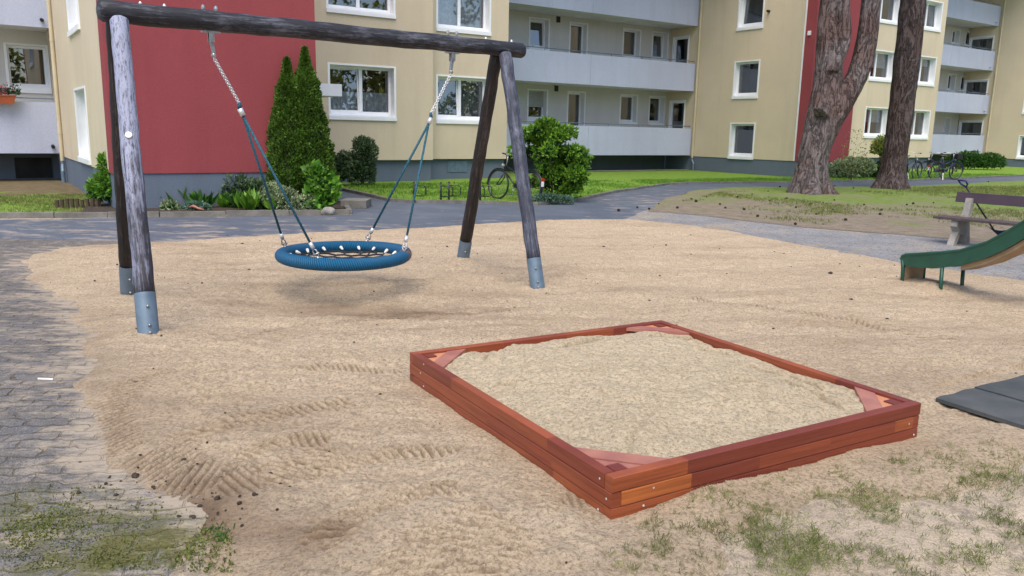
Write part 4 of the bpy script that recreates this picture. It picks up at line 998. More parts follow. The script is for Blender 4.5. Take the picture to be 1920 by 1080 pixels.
# w grows towards the sitter's front
def bbox(mb, s0, s1, w0, w1, z0, z1, tilt=0): return mb.hexa([bp(s0, w0, z0), bp(s1, w0, z0), bp(s1, w1, z0), bp(s0, w1, z0), bp(s0, w0-tilt, z1), bp(s1, w0-tilt, z1), bp(s1, w1-tilt, z1), bp(s0, w1-tilt, z1)])
bbox(MB(), -.12, 1.95, -.33, -.285, .645, .80, .03).build('backrest', m_benchback, bn)
sm = MB(); bbox(sm, -.22, 1.95, -.22, -.03, .395, .43); bbox(sm, -.22, 1.95, -.015, .17, .395, .43); sm.build('seat', m_benchseat, bn)
for s in (.10, 1.55):
    lg = MB(); t0, t1 = s-.05, s+.05
    def pr(poly):
        n = len(poly); V_ = [bp(t0, w, z) for w, z in poly]+[bp(t1, w, z) for w, z in poly]
        lg.add(V_, [tuple(range(n)), tuple(range(2*n-1, n-1, -1))]+[(i, n+i, n+(i+1) % n, (i+1) % n) for i in range(n)])
    pr([(.22, -.02), (.11, -.02), (.02, .17), (-.10, .17), (-.18, -.02), (-.36, -.02), (-.26, .39), (.14, .39), (.16, .30), (.08, .22), (.15, .10)])
    pr([(-.26, .39), (-.16, .39), (-.25, .72), (-.285, .72), (-.30, .64), (-.32, .60)])
    lg.build('concrete_leg', m_conc, bn)
shv = thing('snow_shovel', 'dark blue shovel leaning behind the plank bench', 'shovel', tuple(bp(.75, -.45, 0)))
ha = bp(-.03, -.36, .90); hb_ = bp(.42, -.52, .22)
MB().tube([ha, hb_], .013, 8).build('handle', m_black, shv, smooth=True)
gm = MB(); dh = (ha-hb_).normalized(); gs = Vector((bdv[0], bdv[1], 0)); gm.tube([ha-dh*.02, ha+dh*.03-gs*.05, ha+dh*.10-gs*.06, ha+dh*.10+gs*.06, ha+dh*.03+gs*.05], .016, 8, True); gm.build('grip', m_navy, shv, smooth=True)
sc = MB(); P_ = []; 
for i in range(9):
    for j in range(7):
        a = i/8-.5; c = j/6
        P_.append(bp(.42+.06+a*.40+c*.22, -.52-.10*c+.0, .24-.21*c+.28*a*a))
Fa = [(i*7+j, i*7+j+1, i*7+8+j, i*7+7+j) for i in range(8) for j in range(6)]
sc.add(P_, Fa); sc.add([p+Vector((.012, .012, -.004)) for p in P_], [f[::-1] for f in Fa])
sc.build('blade', m_navy, shv, smooth=True)
mp = [Vector((*g(1753, 762), 0)), None, None]; d1 = Vector((.844, .536, 0)); d2 = Vector((.605, -.796, 0)).normalized(); d2 = Vector((d1.y, -d1.x, 0))*1.0
mt_ = thing('rubber_mat', 'grey black rubber mat lying on the sand right of the sandbox', 'rubber mat', tuple(mp[0]))
for k in range(2):
    o0 = mp[0]+d2*.385*0+d1*0+Vector((0, 0, 0)); zt = .125-.02*0
    a0 = mp[0]+d1*(.352*k if False else 0)
    mb = MB(); s0, s1 = (0, .40) if k == 0 else (.406, 1.5)
    P4 = [mp[0]+d1*s0, mp[0]+d1*s1, mp[0]+d1*s1+d2*1.5, mp[0]+d1*s0+d2*1.5]
    V_ = []; n = 12; wdt = 1.5
    for i in range(n+1):
        for j in range(n+1):
            p = mp[0]+d1*(s0+(s1-s0)*i/n)+d2*(wdt*j/n); V_.append((p.x, p.y, float(T(p.x, p.y))+.046+.004*math.sin(i*.9+k)+.005*math.cos(j*.7)))
    m1 = (n+1)**2; V2 = [(x, y, z-.022) for x, y, z in V_]; Fa = []
    for i in range(n):
        for j in range(n):
            q = (i*(n+1)+j, i*(n+1)+j+1, (i+1)*(n+1)+j+1, (i+1)*(n+1)+j); Fa.append(q); Fa.append(tuple(m1+t for t in q[::-1]))
    for i in range(n):
        for (p, q) in ((i, i+1), (n*(n+1)+i, n*(n+1)+i+1), (i*(n+1), (i+1)*(n+1)), (i*(n+1)+n, (i+1)*(n+1)+n)): Fa.append((p, q, m1+q, m1+p))
    mb.add(V_+V2, Fa).build('mat_tile', m_rubber, mt_)

# ================================================================== BICYCLES AND RACKS
def make_bike(label, cat, frame_mat, basket=False, saddle_mat=None):
    b = thing('bicycle', label, cat)           # local: +X forward, wheels at 0 and 1.08
    r = .345; X1 = 1.08
    for x in (0, X1):
        MB().tube([(x+r*math.cos(a), 0, r+r*math.sin(a)) for a in [2*math.pi*k/36 for k in range(36)]], .019, 8, True).build('tyre', m_black, b, True, True)
        w = MB(); w.tube([(x+(r-.027)*math.cos(a), 0, r+(r-.027)*math.sin(a)) for a in [2*math.pi*k/36 for k in range(36)]], .010, 6, True)
        for k in range(20):
            a = 2*math.pi*k/20; w.tube([(x+.02*math.cos(a+.5), .02*(-1)**k, r+.02*math.sin(a+.5)), (x+(r-.03)*math.cos(a), 0, r+(r-.03)*math.sin(a))], .0018, 3)
        w.tube([(x, -.05, r), (x, .05, r)], .022, 10); w.build('wheel', m_spoke, b, True)
        f = MB(); a0, a1 = (R_(20), R_(200)) if x == 0 else (R_(-5), R_(150)); f.tube([(x+(r+.035)*math.cos(a), 0, r+(r+.035)*math.sin(a)) for a in np.linspace(a0, a1, 18)], .016, 6); f.build('mudguard', frame_mat, b, True, True)
    fr = MB(); BB = (.44, 0, .29); ST = (.30, 0, .80); HT = (.83, 0, .86); HB = (.88, 0, .66)
    for p, q, rr in ((BB, ST, .016), (BB, HB, .02), ((.36, 0, .58), (.845, 0, .79), .016), (HT, HB, .02)): fr.tube([p, q], rr, 10)
    for s in (-1, 1): fr.tube([(0, s*.06, r), (.44, s*.03, .29)], .009, 6); fr.tube([(0, s*.06, r), (.33, s*.02, .70)], .008, 6); fr.tube([HB, (.93, s*.05, .52), (X1, s*.055, r)], .012, 6)
    fr.build('frame', frame_mat, b, True, True)
    h = MB(); h.tube([HT, (.81, 0, 1.02)], .014, 8); h.tube([(.62, -.30, 1.06), (.70, -.29, 1.07), (.80, -.17, 1.08), (.83, 0, 1.03), (.80, .17, 1.08), (.70, .29, 1.07), (.62, .30, 1.06)], .011, 8); h.build('handlebar', m_alu, b, True, True)
    gm = MB()
    for s in (-1, 1): gm.tube([(.58, s*.30, 1.055), (.69, s*.29, 1.07)], .017, 8)
    gm.build('grip', m_black, b, True, True)
    s_ = MB(); s_.tube([ST, (.28, 0, .93)], .013, 8); s_.build('seat_post', m_alu, b, True, True)
    sa = MB(); sa.add([(.12, -.10, .965), (.12, .10, .965), (.24, .085, .97), (.40, .02, .955), (.40, -.02, .955), (.24, -.085, .97), (.13, -.07, .92), (.13, .07, .92), (.24, .05, .92), (.39, .012, .925), (.39, -.012, .925), (.24, -.05, .92)],
           [(0, 5, 4, 3, 2, 1), (6, 7, 8, 9, 10, 11), (0, 1, 7, 6), (1, 2, 8, 7), (2, 3, 9, 8), (3, 4, 10, 9), (4, 5, 11, 10), (5, 0, 6, 11)]); sa.build('saddle', saddle_mat or m_black, b, True)
    c = MB(); c.tube([(.44, -.05, .29), (.44, .05, .29)], .03, 10); c.tube([(.44, .055, .29), (.52, .06, .14)], .01, 6); c.tube([(.44, -.055, .29), (.36, -.06, .44)], .01, 6); c.box(.48, .56, .06, .16, .125, .15); c.box(.32, .40, -.16, -.06, .425, .45)
    c.tube([(.44+.09*math.cos(a), .045, .29+.09*math.sin(a)) for a in [2*math.pi*k/16 for k in range(16)]], .006, 5, True); c.build('crankset', m_steel, b, True)
    k = MB(); k.box(-.04, .50, .035, .06, .30, .40, .01); k.build('chain_guard', m_black, b, True)
    st = MB(); st.tube([(.36, -.05, .27), (.26, -.20, .0)], .010, 6); st.build('kickstand', m_alu, b, True)
    rk = MB()
    for s in (-1, 1): rk.tube([(.25, s*.06, .74), (-.20, s*.07, .74), (-.22, 0, .74)], .006, 5); rk.tube([(-.15, s*.07, .74), (0, s*.07, r)], .005, 5)
    for x in (-.1, .0, .1): rk.tube([(x, -.065, .74), (x, .065, .74)], .005, 5)
    rk.build('luggage_rack', m_black, b, True)
    rl = MB(); rl.box(-.40, -.365, -.03, .03, .50, .56, .004); rl.build('rear_reflector', m_redref, b, True)
    wl = MB(); wl.box(-.395, -.365, -.028, .028, .37, .49, .004); wl.build('rear_plate', m_whitep, b, True)
    lm = MB(); lm.tube([(.92, 0, .80), (.97, 0, .80), (.985, 0, .80)], [.03, .036, .02], 10); lm.build('headlight', m_alu, b, True)
    if basket:
        bk = MB(); bk.box(.86, 1.12, -.17, .17, .84, 1.06, .01); bk.build('basket', m_black, b, True)
    return b
def put_bike(b, rear, front, lean=0):
    d = Vector(front)-Vector(rear); b.location = (rear[0], rear[1], .02); b.rotation_euler = (lean, 0, math.atan2(d.y, d.x))
bk1 = make_bike('black city bicycle parked behind the right A-frame of the swing', 'bicycle', m_blackp)
put_bike(bk1, (.36, 18.45), (-.42, 19.25), R_(4))
m_orange = simple('orange_paint', (.55, .12, .02), None, 9, .4); m_bluep = simple('dark_blue_paint', (.02, .04, .12), None, 9, .35)
bkA = make_bike('dark bicycle with a tan saddle, nearest the leaning dark trunk', 'bicycle', m_blackp, False, m_orangewood); put_bike(bkA, (15.45, 32.3), (16.35, 32.9), R_(3)); bkA['group'] = 'bicycles parked by the far lawn'
bkB = copy_tree(bkA); tag(bkB, 'dark bicycle with a saddle, in the middle of three by the far lawn', 'bicycle', 'bicycles parked by the far lawn')
bkC = make_bike('dark blue bicycle with a front basket, rightmost of the far lawn bicycles', 'bicycle', m_bluep, True); bkC['group'] = 'bicycles parked by the far lawn'
put_bike(bkB, (17.9, 33.6), (16.85, 33.3), R_(-3)); put_bike(bkC, (17.15, 33.0), (18.2, 33.35), R_(4))
first = None
for i, (x, y, rz) in enumerate([(-2.28, 18.35, 0), (-1.66, 18.3, 0), (-1.50, 18.55, .1), (-.95, 18.5, 0), (-.78, 18.62, 0)]):
    if first is None:
        rk = thing('bike_rack', '', 'bike rack'); rm = MB()
        rm.tube([(0, 0, -.05), (0, 0, .40)], .022, 10); rm.ell((0, 0, .41), .024, .024, .02); rm.build('post', m_blackp, rk, True, True)
        hm = MB()
        for s in (-.05, .05): hm.tube([(0, s, .10), (.22, s, .10), (.27, s, .14), (.27, s, .30), (.22, s, .34), (0, s, .34)], .010, 6)
        hm.build('wheel_holder', m_blackp, rk, True, True); first = rk
    else: rk = copy_tree(first)
    rk.location = (x, y, .02); rk.rotation_euler = (0, 0, rz)
    tag(rk, ['dark bicycle rack post at the left end of the row on the lawn edge', 'second dark bicycle rack post from the left on the lawn edge', 'middle dark bicycle rack post, close behind another one', 'fourth dark bicycle rack post, beside the brown swing leg', 'dark bicycle rack post at the right end, next to the bicycle wheel'][i], 'bike rack', 'bicycle rack posts on the lawn edge')

# ================================================================== PLANTS
def leaves(name, C, D, size, mats, parent, aspect=.45, spread=.7, fold=.15, var=.35, idx=None):
    """C (n,3) leaf bases, D (n,3) rough outward directions; every leaf a folded diamond"""
    n = len(C); d = D+RNG.normal(0, spread, (n, 3)); d /= np.linalg.norm(d, axis=1)[:, None]+1e-9
    s = np.cross(d, RNG.normal(0, 1, (n, 3))*np.array([1, 1, .4])+np.array([0, 0, .6])); s /= np.linalg.norm(s, axis=1)[:, None]+1e-9
    nn = np.cross(d, s); L = (size*(1+RNG.uniform(-var, var, n)))[:, None]
    V = np.stack([C, C+d*L*.5+s*L*aspect*.5+nn*L*fold, C+d*L, C+d*L*.5-s*L*aspect*.5+nn*L*fold], 1).reshape(-1, 3)
    b = np.arange(n)[:, None]*4; Fq = np.concatenate([np.concatenate([b, b+1, b+2], 1), np.concatenate([b, b+2, b+3], 1)], 0)
    if parent is not None:
        off = np.zeros(3); q = parent
        while q is not None: off += np.array(q.location); q = q.parent
        V = V-off
    return np_mesh(name, V, Fq, mats, parent)
def sphere_pts(n): v = RNG.normal(0, 1, (n, 3)); return v/np.linalg.norm(v, axis=1)[:, None]
def bush(name, label, cat, base, lobes, n, size, mat, group=None, stems=5, dark=None, spread=.7, aspect=.45, rosette=0, core=True, height=None):
    """lobes: (dx, dy, dz, rx, ry, rz) ellipsoids in metres; leaves sit in the outer shell with gaps"""
    b = thing(name, label, cat, (base[0], base[1], 0), 0, group); z0 = .02
    w = np.array([l[3]*l[4]+l[3]*l[5] for l in lobes]); w = w/w.sum(); Cs = []; Ds = []
    for l, f in zip(lobes, w):
        k = int(n*f) if not rosette else int(n*f/rosette)
        u = sphere_pts(k); u = u[u[:, 2] > -.75]; k = len(u)
        nz = fbm(u[:, 0]*3+l[0]*5, u[:, 1]*3+u[:, 2]*3, 3, int(abs(l[0])*100) % 97)
        rr = (RNG.uniform(.72, 1.0, k)**.6+.34*nz)[:, None]
        P = u*np.array([l[3], l[4], l[5]])*rr+np.array([base[0]+l[0], base[1]+l[1], z0+l[2]]); Dd = u+np.array([0, 0, .35])
        if rosette:
            P = np.repeat(P, rosette, 0)+RNG.normal(0, size*.12, (k*rosette, 3)); Dd = np.repeat(Dd, rosette, 0)
        Cs.append(P); Ds.append(Dd)
    C = np.concatenate(Cs); D = np.concatenate(Ds); keep = C[:, 2] > .02; C = C[keep]; D = D[keep]
    leaves('foliage', C, D, size, mat, b, aspect, spread)
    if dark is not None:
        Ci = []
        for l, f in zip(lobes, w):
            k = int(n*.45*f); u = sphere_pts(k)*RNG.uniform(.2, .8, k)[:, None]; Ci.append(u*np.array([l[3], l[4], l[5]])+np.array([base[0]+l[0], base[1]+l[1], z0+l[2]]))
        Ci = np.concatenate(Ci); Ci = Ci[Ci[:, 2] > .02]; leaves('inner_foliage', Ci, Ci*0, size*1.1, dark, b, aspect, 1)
    st = MB()
    for l in lobes[:max(stems, 1)]:
        p = Vector((base[0]+random.uniform(-.05, .05), base[1]+random.uniform(-.05, .05), -.03)); e = Vector((base[0]+l[0], base[1]+l[1], z0+l[2])); mid = p.lerp(e, .5)+Vector((random.uniform(-.05, .05), random.uniform(-.05, .05), .05))
        st.tube([p, mid, e], [.02, .014, .008], 6)
    st.build('stem', m_stem, b)
    return b
# the big light green rhododendron by the kerb
rb = (.90, 18.95); _r = random.Random(4); RHL = [(0, 0, .5, .38, .36, .42), (-.1, 0, 1.1, .34, .34, .38)]
while len(RHL) < 34:
    z_ = _r.uniform(.18, 1.78); wl, wr = (.30+.55*min(z_/1.0, 1), .38+.42*min(z_/.7, 1)) if z_ < 1.15 else (.85-.45*(z_-1.15), .80-.95*(z_-1.15))
    a_ = _r.uniform(0, 6.28); cx_ = math.cos(a_)*(wl if math.cos(a_) < 0 else wr)*_r.uniform(.6, .95)
    RHL.append((cx_*1.08-.03, math.sin(a_)*.55*_r.uniform(.5, 1), z_, _r.uniform(.15, .27), _r.uniform(.15, .26), _r.uniform(.10, .18)))
bush('rhododendron_bush', 'large light green rhododendron bush at the path corner right of the bicycle', 'bush', rb,
     RHL,
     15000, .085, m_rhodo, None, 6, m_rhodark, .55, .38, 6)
bush('ground_cover_shrub', 'low blue green shrub under the rhododendron at the kerb', 'shrub', (.75, 18.15), [(0, 0, .10, .32, .16, .12), (.35, .05, .08, .26, .14, .10), (-.15, .02, .06, .2, .14, .1)], 2600, .045, m_bluegr, None, 3, m_rhodark, .8)
# twin thuja
def thuja(name, label, base, peaks, n, group=None):
    t = thing(name, label, 'conifer', (base[0], base[1], 0), 0, group); Cs = []; Ds = []; cm = MB()
    for dx, dy, R, H, pw in peaks:
        k = int(n*R*H); z = RNG.uniform(0, 1, k)**1.25; th = RNG.uniform(0, 2*np.pi, k)
        prof = lambda q: R*np.clip((1-q)**pw*(.80+.30*np.minimum(q*6, 1))*(1-.45*sstep(.78, .92, q)), .03, None)
        ruf = 1+.22*fbm(np.cos(th)*2.2+9, z*H*4+np.sin(th)*2.2, 3, int(R*100))+.22*fbm(th*7, z*H*9, 3, 5)
        r = prof(z)*ruf*RNG.uniform(.88, 1.0, k)
        C = np.stack([base[0]+dx+r*np.cos(th), base[1]+dy+r*np.sin(th), .03+z*H], 1); D = np.stack([np.cos(th)*.8, np.sin(th)*.8, np.full(k, .9)], 1)
        Cs.append(C); Ds.append(D)
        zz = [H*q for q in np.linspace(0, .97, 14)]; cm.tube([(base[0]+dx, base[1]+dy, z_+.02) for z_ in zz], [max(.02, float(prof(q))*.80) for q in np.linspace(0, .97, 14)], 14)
    leaves('foliage', np.concatenate(Cs), np.concatenate(Ds), .062, m_thuja, t, .5, .5)
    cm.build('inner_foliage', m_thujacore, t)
thuja('thuja_tree', 'dark green twin-topped thuja beside the red wall', (-4.25, 16.45), [(-.30, -.05, .47, 2.90, .62), (.02, .12, .53, 3.12, .66)], 15000)
thuja('climbing_conifer', 'slim dark conifer half hidden behind the thuja and the red wall corner', (W(6.24, 17.1).x, W(6.24, 17.1).y), [(0, 0, .16, 3.35, .25)], 9000)
# flower bed
bush('dark_bush', 'dense dark grey green bush right of the thuja, by the entrance path', 'bush', (-4.30, 22.6), [(0, 0, .45, .42, .4, .45), (.15, 0, .95, .34, .32, .35), (.05, 0, 1.15, .25, .2, .2), (-.45, .1, .5, .35, .3, .45), (-.75, .1, .4, .3, .3, .4)], 9000, .07, m_olive, None, 4, m_rhodark)
bush('hydrangea_plant', 'tall bright yellow green hydrangea plant in front of the thuja', 'plant', (-3.72, 15.35), [(0, 0, .30, .26, .22, .22), (.0, 0, .62, .22, .2, .18), (.15, 0, .42, .2, .2, .2), (-.1, 0, .78, .12, .1, .1)], 520, .13, m_bright, None, 4, m_mid, .7, .75)
bush('variegated_shrub', 'white and green variegated shrub at the right end of the flower bed', 'shrub', (-4.35, 15.25), [(0, 0, .22, .30, .2, .24), (-.2, 0, .34, .22, .2, .2), (.35, 0, .16, .3, .2, .16)], 3000, .05, m_varieg, None, 3, m_olive, .8)
bush('peony_plant', 'dark green peony clump against the grey plinth, behind the leafy plants', 'plant', (-5.55, 16.1), [(0, 0, .38, .30, .25, .22), (.40, 0, .34, .24, .2, .18), (-.25, 0, .3, .2, .2, .2)], 900, .13, m_olive, None, 3, m_rhodark, .8, .3)
bush('young_laurel', 'bright green leafy shrub at the left end of the flower bed', 'shrub', (-7.75, 15.45), [(0, 0, .42, .28, .25, .28), (.16, 0, .62, .2, .2, .2), (-.05, 0, .85, .14, .14, .14), (.25, 0, .35, .25, .2, .22), (-.25, 0, .3, .18, .18, .2)], 2600, .10, m_bright, None, 5, m_mid, .6, .42)
def rosette_plant(name, label, cat, x, y, n, L, mat, group=None, up=1.0, asp=.3):
    b = thing(name, label, cat, (x, y, 0), 0, group); th = RNG.uniform(0, 2*np.pi, n)
    C = np.stack([x+RNG.normal(0, .06, n), y+RNG.normal(0, .05, n), np.full(n, .05)], 1); D = np.stack([np.cos(th)*.7, np.sin(th)*.7, np.full(n, up)], 1)
    leaves('foliage', C, D, L, mat, b, asp, .25, .12); return b
labs = ['leafy green plant just right of the silver swing leg', 'second leafy green plant from the silver swing leg, in the bed', 'third leafy green plant from the swing leg, in front of the grey plinth', 'leafy green plant left of the peony clump',
        'leafy green plant directly in front of the peony clump', 'leafy green plant in front of the right half of the peony', 'leafy green plant left of the variegated shrub', 'broad leaved plant at the kerb under the left swing rope']
for i, x in enumerate([-6.72, -6.38, -6.02, -5.62, -5.32, -5.0, -4.78, -4.55]):
    rosette_plant('leafy_perennial', labs[i], 'plant', x, 15.55+.12*math.sin(i*2.3)-(.25 if i > 4 else 0), 60, .30+.05*math.sin(i*1.7), [m_mid, m_bright, m_mid, m_bright][i % 4], 'leafy perennials along the flower bed', 1.1, .28)
bush('grey_cushion_plant', 'low dark grey green cushion plant at the kerb', 'plant', (-5.95, 15.0), [(0, 0, .07, .26, .12, .1)], 900, .05, m_bluegr, None, 1, m_rhodark)
bush('pale_low_plant', 'small pale green plant at the kerb right of the silver leg', 'plant', (-6.42, 14.95), [(0, 0, .07, .16, .1, .09)], 200, .08, m_varieg, None, 1, m_mid)
# ornaments in the bed
st = thing('garden_figure', 'small white garden figurine on the soil by the laurel', 'figurine', (-7.40, 15.05, .05)); f = MB()
f.tube([(0, 0, 0), (0, 0, .03)], [.05, .045], 12); f.tube([(0, 0, .03), (0, 0, .10), (0, 0, .18), (0, 0, .21)], [.045, .035, .028, .015], 12); f.build('figurine_body', m_conc, st, True, True)
f = MB(); f.ell((0, 0, .245), .032, .03, .038); f.tube([(-.03, 0, .17), (-.05, -.02, .11)], .012, 6); f.tube([(.03, 0, .17), (.05, -.02, .11)], .012, 6); f.build('figurine_head', m_whitep, st, True, True)
st.scale = (1.35, 1.35, 1.35)
o = MB().ell((-4.98, 15.55, .16), .11, .11, .11, 20, 12).build('garden_ball', simple('blue_glaze', (.02, .04, .10), (.06, .08, .14), 9, .15), None, smooth=True); tag(o, 'dark blue glazed garden ball between the bed plants', 'ball')
o = MB().ell((-3.48, 15.0, .07), .13, .09, .08, 12, 8, lambda t, p: 1+.18*math.sin(t*3+1)*math.sin(p*2)).build('stone', m_conc, None); tag(o, 'pale rough stone at the right end of the flower bed', 'stone')
o = MB().tube([(-6.05, 14.9, .10), (-5.95, 14.86, .13), (-5.84, 14.84, .09), (-5.74, 14.82, .07)], [.02, .028, .022, .012], 8, jit=.15).build('driftwood', m_seatwood, None, smooth=True); tag(o, 'bleached root wood piece lying at the kerb of the bed', 'driftwood')
pb_ = thing('palisade_edging', 'short dark wooden palisade edging left of the laurel', 'edging', (-8.3, 15.3, 0)); pmb = MB()
for k in range(9): pmb.tube([(-8.62+k*.085, 15.1+.02*k, -.02), (-8.62+k*.085, 15.1+.02*k, .19+random.uniform(-.02, .02))], .04, 8)
pmb.build('palisade', m_stem, pb_)
stp = MB(); stp.box(-3.52, -3.0, 16.3, 16.9, 0, .17, .008); o = stp.build('entrance_step', m_kerb); tag(o, 'low dark concrete step at the end of the bed by the entrance', 'step')
# right side shrubs
bush('pale_shrub', 'round pale green shrub behind the forked tree trunk', 'shrub', (13.55, 32.3), [(0, 0, .40, .6, .5, .42), (.4, 0, .45, .4, .4, .35), (-.5, .2, .35, .4, .4, .35)], 5000, .09, m_varieg, None, 3, m_olive)
bush('low_dark_shrub', 'low mid green shrub between the two tree trunks', 'shrub', (14.6, 32.7), [(0, 0, .3, .6, .4, .35), (.6, 0, .25, .5, .4, .3)], 3500, .09, m_mid, None, 3, m_rhodark)
bush('yellow_leaved_shrub', 'yellow green leggy shrub left of the dark leaning trunk', 'shrub', (14.85, 32.6), [(0, 0, 1.35, .45, .4, .35), (.25, 0, 1.1, .4, .35, .35), (-.25, 0, 1.2, .3, .3, .3), (.05, 0, .75, .2, .2, .25), (.45, .1, 1.45, .2, .2, .2)], 2600, .10, m_yelgr, None, 5, m_mid)
bush('sparse_twig_shrub', 'sparse reddish twiggy shrub against the red wall by the forked tree', 'shrub', (12.6, 30.2), [(0, 0, 1.1, .45, .3, .8), (.2, 0, .7, .4, .3, .5)], 260, .08, m_yelgr, None, 2)
bush('balcony_bush', 'dark green spreading bush under the far white balcony', 'bush', (25.3, 45.2), [(0, 0, .5, .9, .5, .45), (1.1, 0, .45, .9, .5, .4), (-.9, 0, .35, .6, .4, .35)], 6000, .12, m_mid, None, 3, m_rhodark)
# balcony flower box
fbp = Fr('A', 25.3).p(.95, 2.06, .12); fb = thing('flower_box', 'terracotta coloured balcony flower box with pink blooms at the left edge', 'flower box', tuple(fbp))
q = MB(); e = Vector((*AV, 0)); nrm = -Vector((*BV, 0)); c = fbp
def fbx(s, d, z): return c+e*s+nrm*d+Vector((0, 0, z))
q.hexa([fbx(-.42, -.07, 0), fbx(.20, -.07, 0), fbx(.20, .07, 0), fbx(-.42, .07, 0), fbx(-.47, -.10, .22), fbx(.27, -.10, .22), fbx(.27, .10, .22), fbx(-.47, .10, .22)])
q.hexa([fbx(-.48, -.11, .20), fbx(.28, -.11, .20), fbx(.28, .11, .20), fbx(-.48, .11, .20), fbx(-.48, -.11, .235), fbx(.28, -.11, .235), fbx(.28, .11, .235), fbx(-.48, .11, .235)])
q.build('planter', m_terra, fb)
k = 700; P = np.array([fbx(random.uniform(-.5, .38), random.uniform(-.14, .14), .24+abs(random.gauss(0, .10))) for _ in range(k)]); leaves('foliage', P, P*0+np.array([0, 0, 1]), .06, m_rhodark, fb, .5, .8)
P = np.array([fbx(random.gauss(-.14, .10) if random.random() < .75 else random.uniform(-.4, .25), random.uniform(-.14, .14), .34+random.gauss(0, .05)) for _ in range(160)]); leaves('bloom', P, P*0+np.array([0, -.5, 1]), .045, m_pink, fb, .9, .8)
# second pot behind the slim shrubs on the balcony rail is out of view

# ---------------------------------------------------------------- trees
def trunk_tube(pts, rs, n=28, rough=.10, seed=0, sub=10):
    P = []; R = []
    for i in range(len(pts)-1):
        for k in range(sub):
            t = k/sub; p0 = Vector(pts[max(i-1, 0)]); p1 = Vector(pts[i]); p2 = Vector(pts[i+1]); p3 = Vector(pts[min(i+2, len(pts)-1)])
            P.append(.5*((2*p1)+(p2-p0)*t+(2*p0-5*p1+4*p2-p3)*t*t+(3*p1-p0-3*p2+p3)*t**3)); R.append(rs[i]*(1-t)+rs[i+1]*t)
    P.append(Vector(pts[-1])); R.append(rs[-1])
    V = []; Fa = []
    for j, (p, r) in enumerate(zip(P, R)):
        for k in range(n):
            a = 2*math.pi*k/n; nz = float(fbm(np.array([k*.9]), np.array([j*.35+seed]), 3, seed)[0]) if False else 0
            V.append((p, r, a))
    aa = np.array([v[2] for v in V]); hh = np.array([v[0].z for v in V])
    nz = rough*(.6*fbm(np.cos(aa)*3.5+seed, hh*1.1+np.sin(aa)*3.5, 3, seed)+.5*fbm(np.cos(aa)*9+seed, hh*3+np.sin(aa)*9, 3, seed+3))
    flare = np.clip(1-hh/.7, 0, 1)**2*(.30+.25*np.cos(aa*5+seed)+.15*np.cos(aa*3+seed*2))
    V2 = [(p.x+r*(1+z_+fl_)*math.cos(a), p.y+r*(1+z_+fl_)*math.sin(a), p.z) for (p, r, a), z_, fl_ in zip(V, nz, flare)]
    for j in range(len(P)-1):
        for k in range(n): Fa.append((j*n+k, j*n+(k+1) % n, (j+1)*n+(k+1) % n, (j+1)*n+k))
    Fa.append(tuple(range(n))[::-1]); Fa.append(tuple((len(P)-1)*n+k for k in range(n)))
    return V2, Fa
def pt(px, py, Y): d = ray(px, py); t = Y/d[1]; return (float(d[0]*t), Y, float(CAM_H+d[2]*t))
def big_tree(label, base, limbs, mat, crown_c, seed):
    t = thing('pine_tree', label, 'tree', (*base, 0)); mb = MB()
    for i, (pts, rs) in enumerate(limbs): mb.add(*trunk_tube(pts, rs, 30 if i < 2 else 14, .17 if i < 2 else .16, seed+i*5))
    o = mb.build('trunk', mat, t, smooth=True)
    rm = o.modifiers.new('join', 'REMESH'); rm.mode = 'VOXEL'; rm.voxel_size = .035; rm.use_smooth_shade = True
    br = MB(); Cs = []; rnd = random.Random(seed)
    for top in crown_c:
        for k in range(11):
            a = rnd.uniform(0, 6.28); L = rnd.uniform(1.2, 3.0); p0 = Vector(top)+Vector((0, 0, rnd.uniform(-.3, 3.2))); p1 = p0+Vector((math.cos(a)*L*.5, math.sin(a)*L*.5, .3)); p2 = p0+Vector((math.cos(a)*L, math.sin(a)*L, rnd.uniform(.1, 1)))
            br.tube([p0, p1, p2], [.07, .045, .015], 6)
            for q in range(5):
                c = np.array(p1.lerp(p2, rnd.random())); m = 150; Cs.append(c+RNG.normal(0, 1, (m, 3))*np.array([.42, .42, .2]))
        br.tube([top, Vector(top)+Vector((0, 0, 3.6))], [.16, .04], 8)
    br.build('branch', mat, t); C = np.concatenate(Cs); leaves('crown', C, C*0+np.array([0, 0, .6]), .20, m_needle, t, .12, .8)
    return t
Y1 = 23.5; tb = ((8.256+9.15)/2, Y1)
big_tree('massive forked pine with grey flaking bark in front of the far red wall', tb,
    [([pt(1522, 375, Y1), pt(1521, 350, Y1), pt(1524, 300, Y1), pt(1538, 240, Y1), pt(1549, 195, Y1), pt(1554, 130, Y1), pt(1556, 60, Y1), pt(1562, 0, Y1), pt(1566, -90, Y1), pt(1560, -190, Y1)], [.60, .53, .43, .44, .44, .36, .34, .33, .28, .2]),
     ([pt(1530, 300, Y1), pt(1548, 245, Y1), pt(1568, 210, Y1), pt(1592, 170, Y1), pt(1611, 130, Y1), pt(1624, 80, Y1), pt(1634, 0, Y1), pt(1645, -80, Y1), pt(1665, -190, Y1)], [.30, .38, .36, .33, .30, .28, .26, .23, .18]),
     ([pt(1560, 135, Y1-.35), pt(1577, 100, Y1-.35), pt(1583, 60, Y1-.3), pt(1580, 0, Y1-.3), pt(1588, -80, Y1)], [.14, .16, .19, .20, .1]),
     ([pt(1543, 222, Y1-.25), pt(1536, 206, Y1-.50), pt(1534, 202, Y1-.56)], [.22, .18, .12])], m_bark, [(pt(1560, -190, Y1)), (pt(1665, -190, Y1))], 3)
Y2 = 26.5; tb2 = (12.4, Y2)
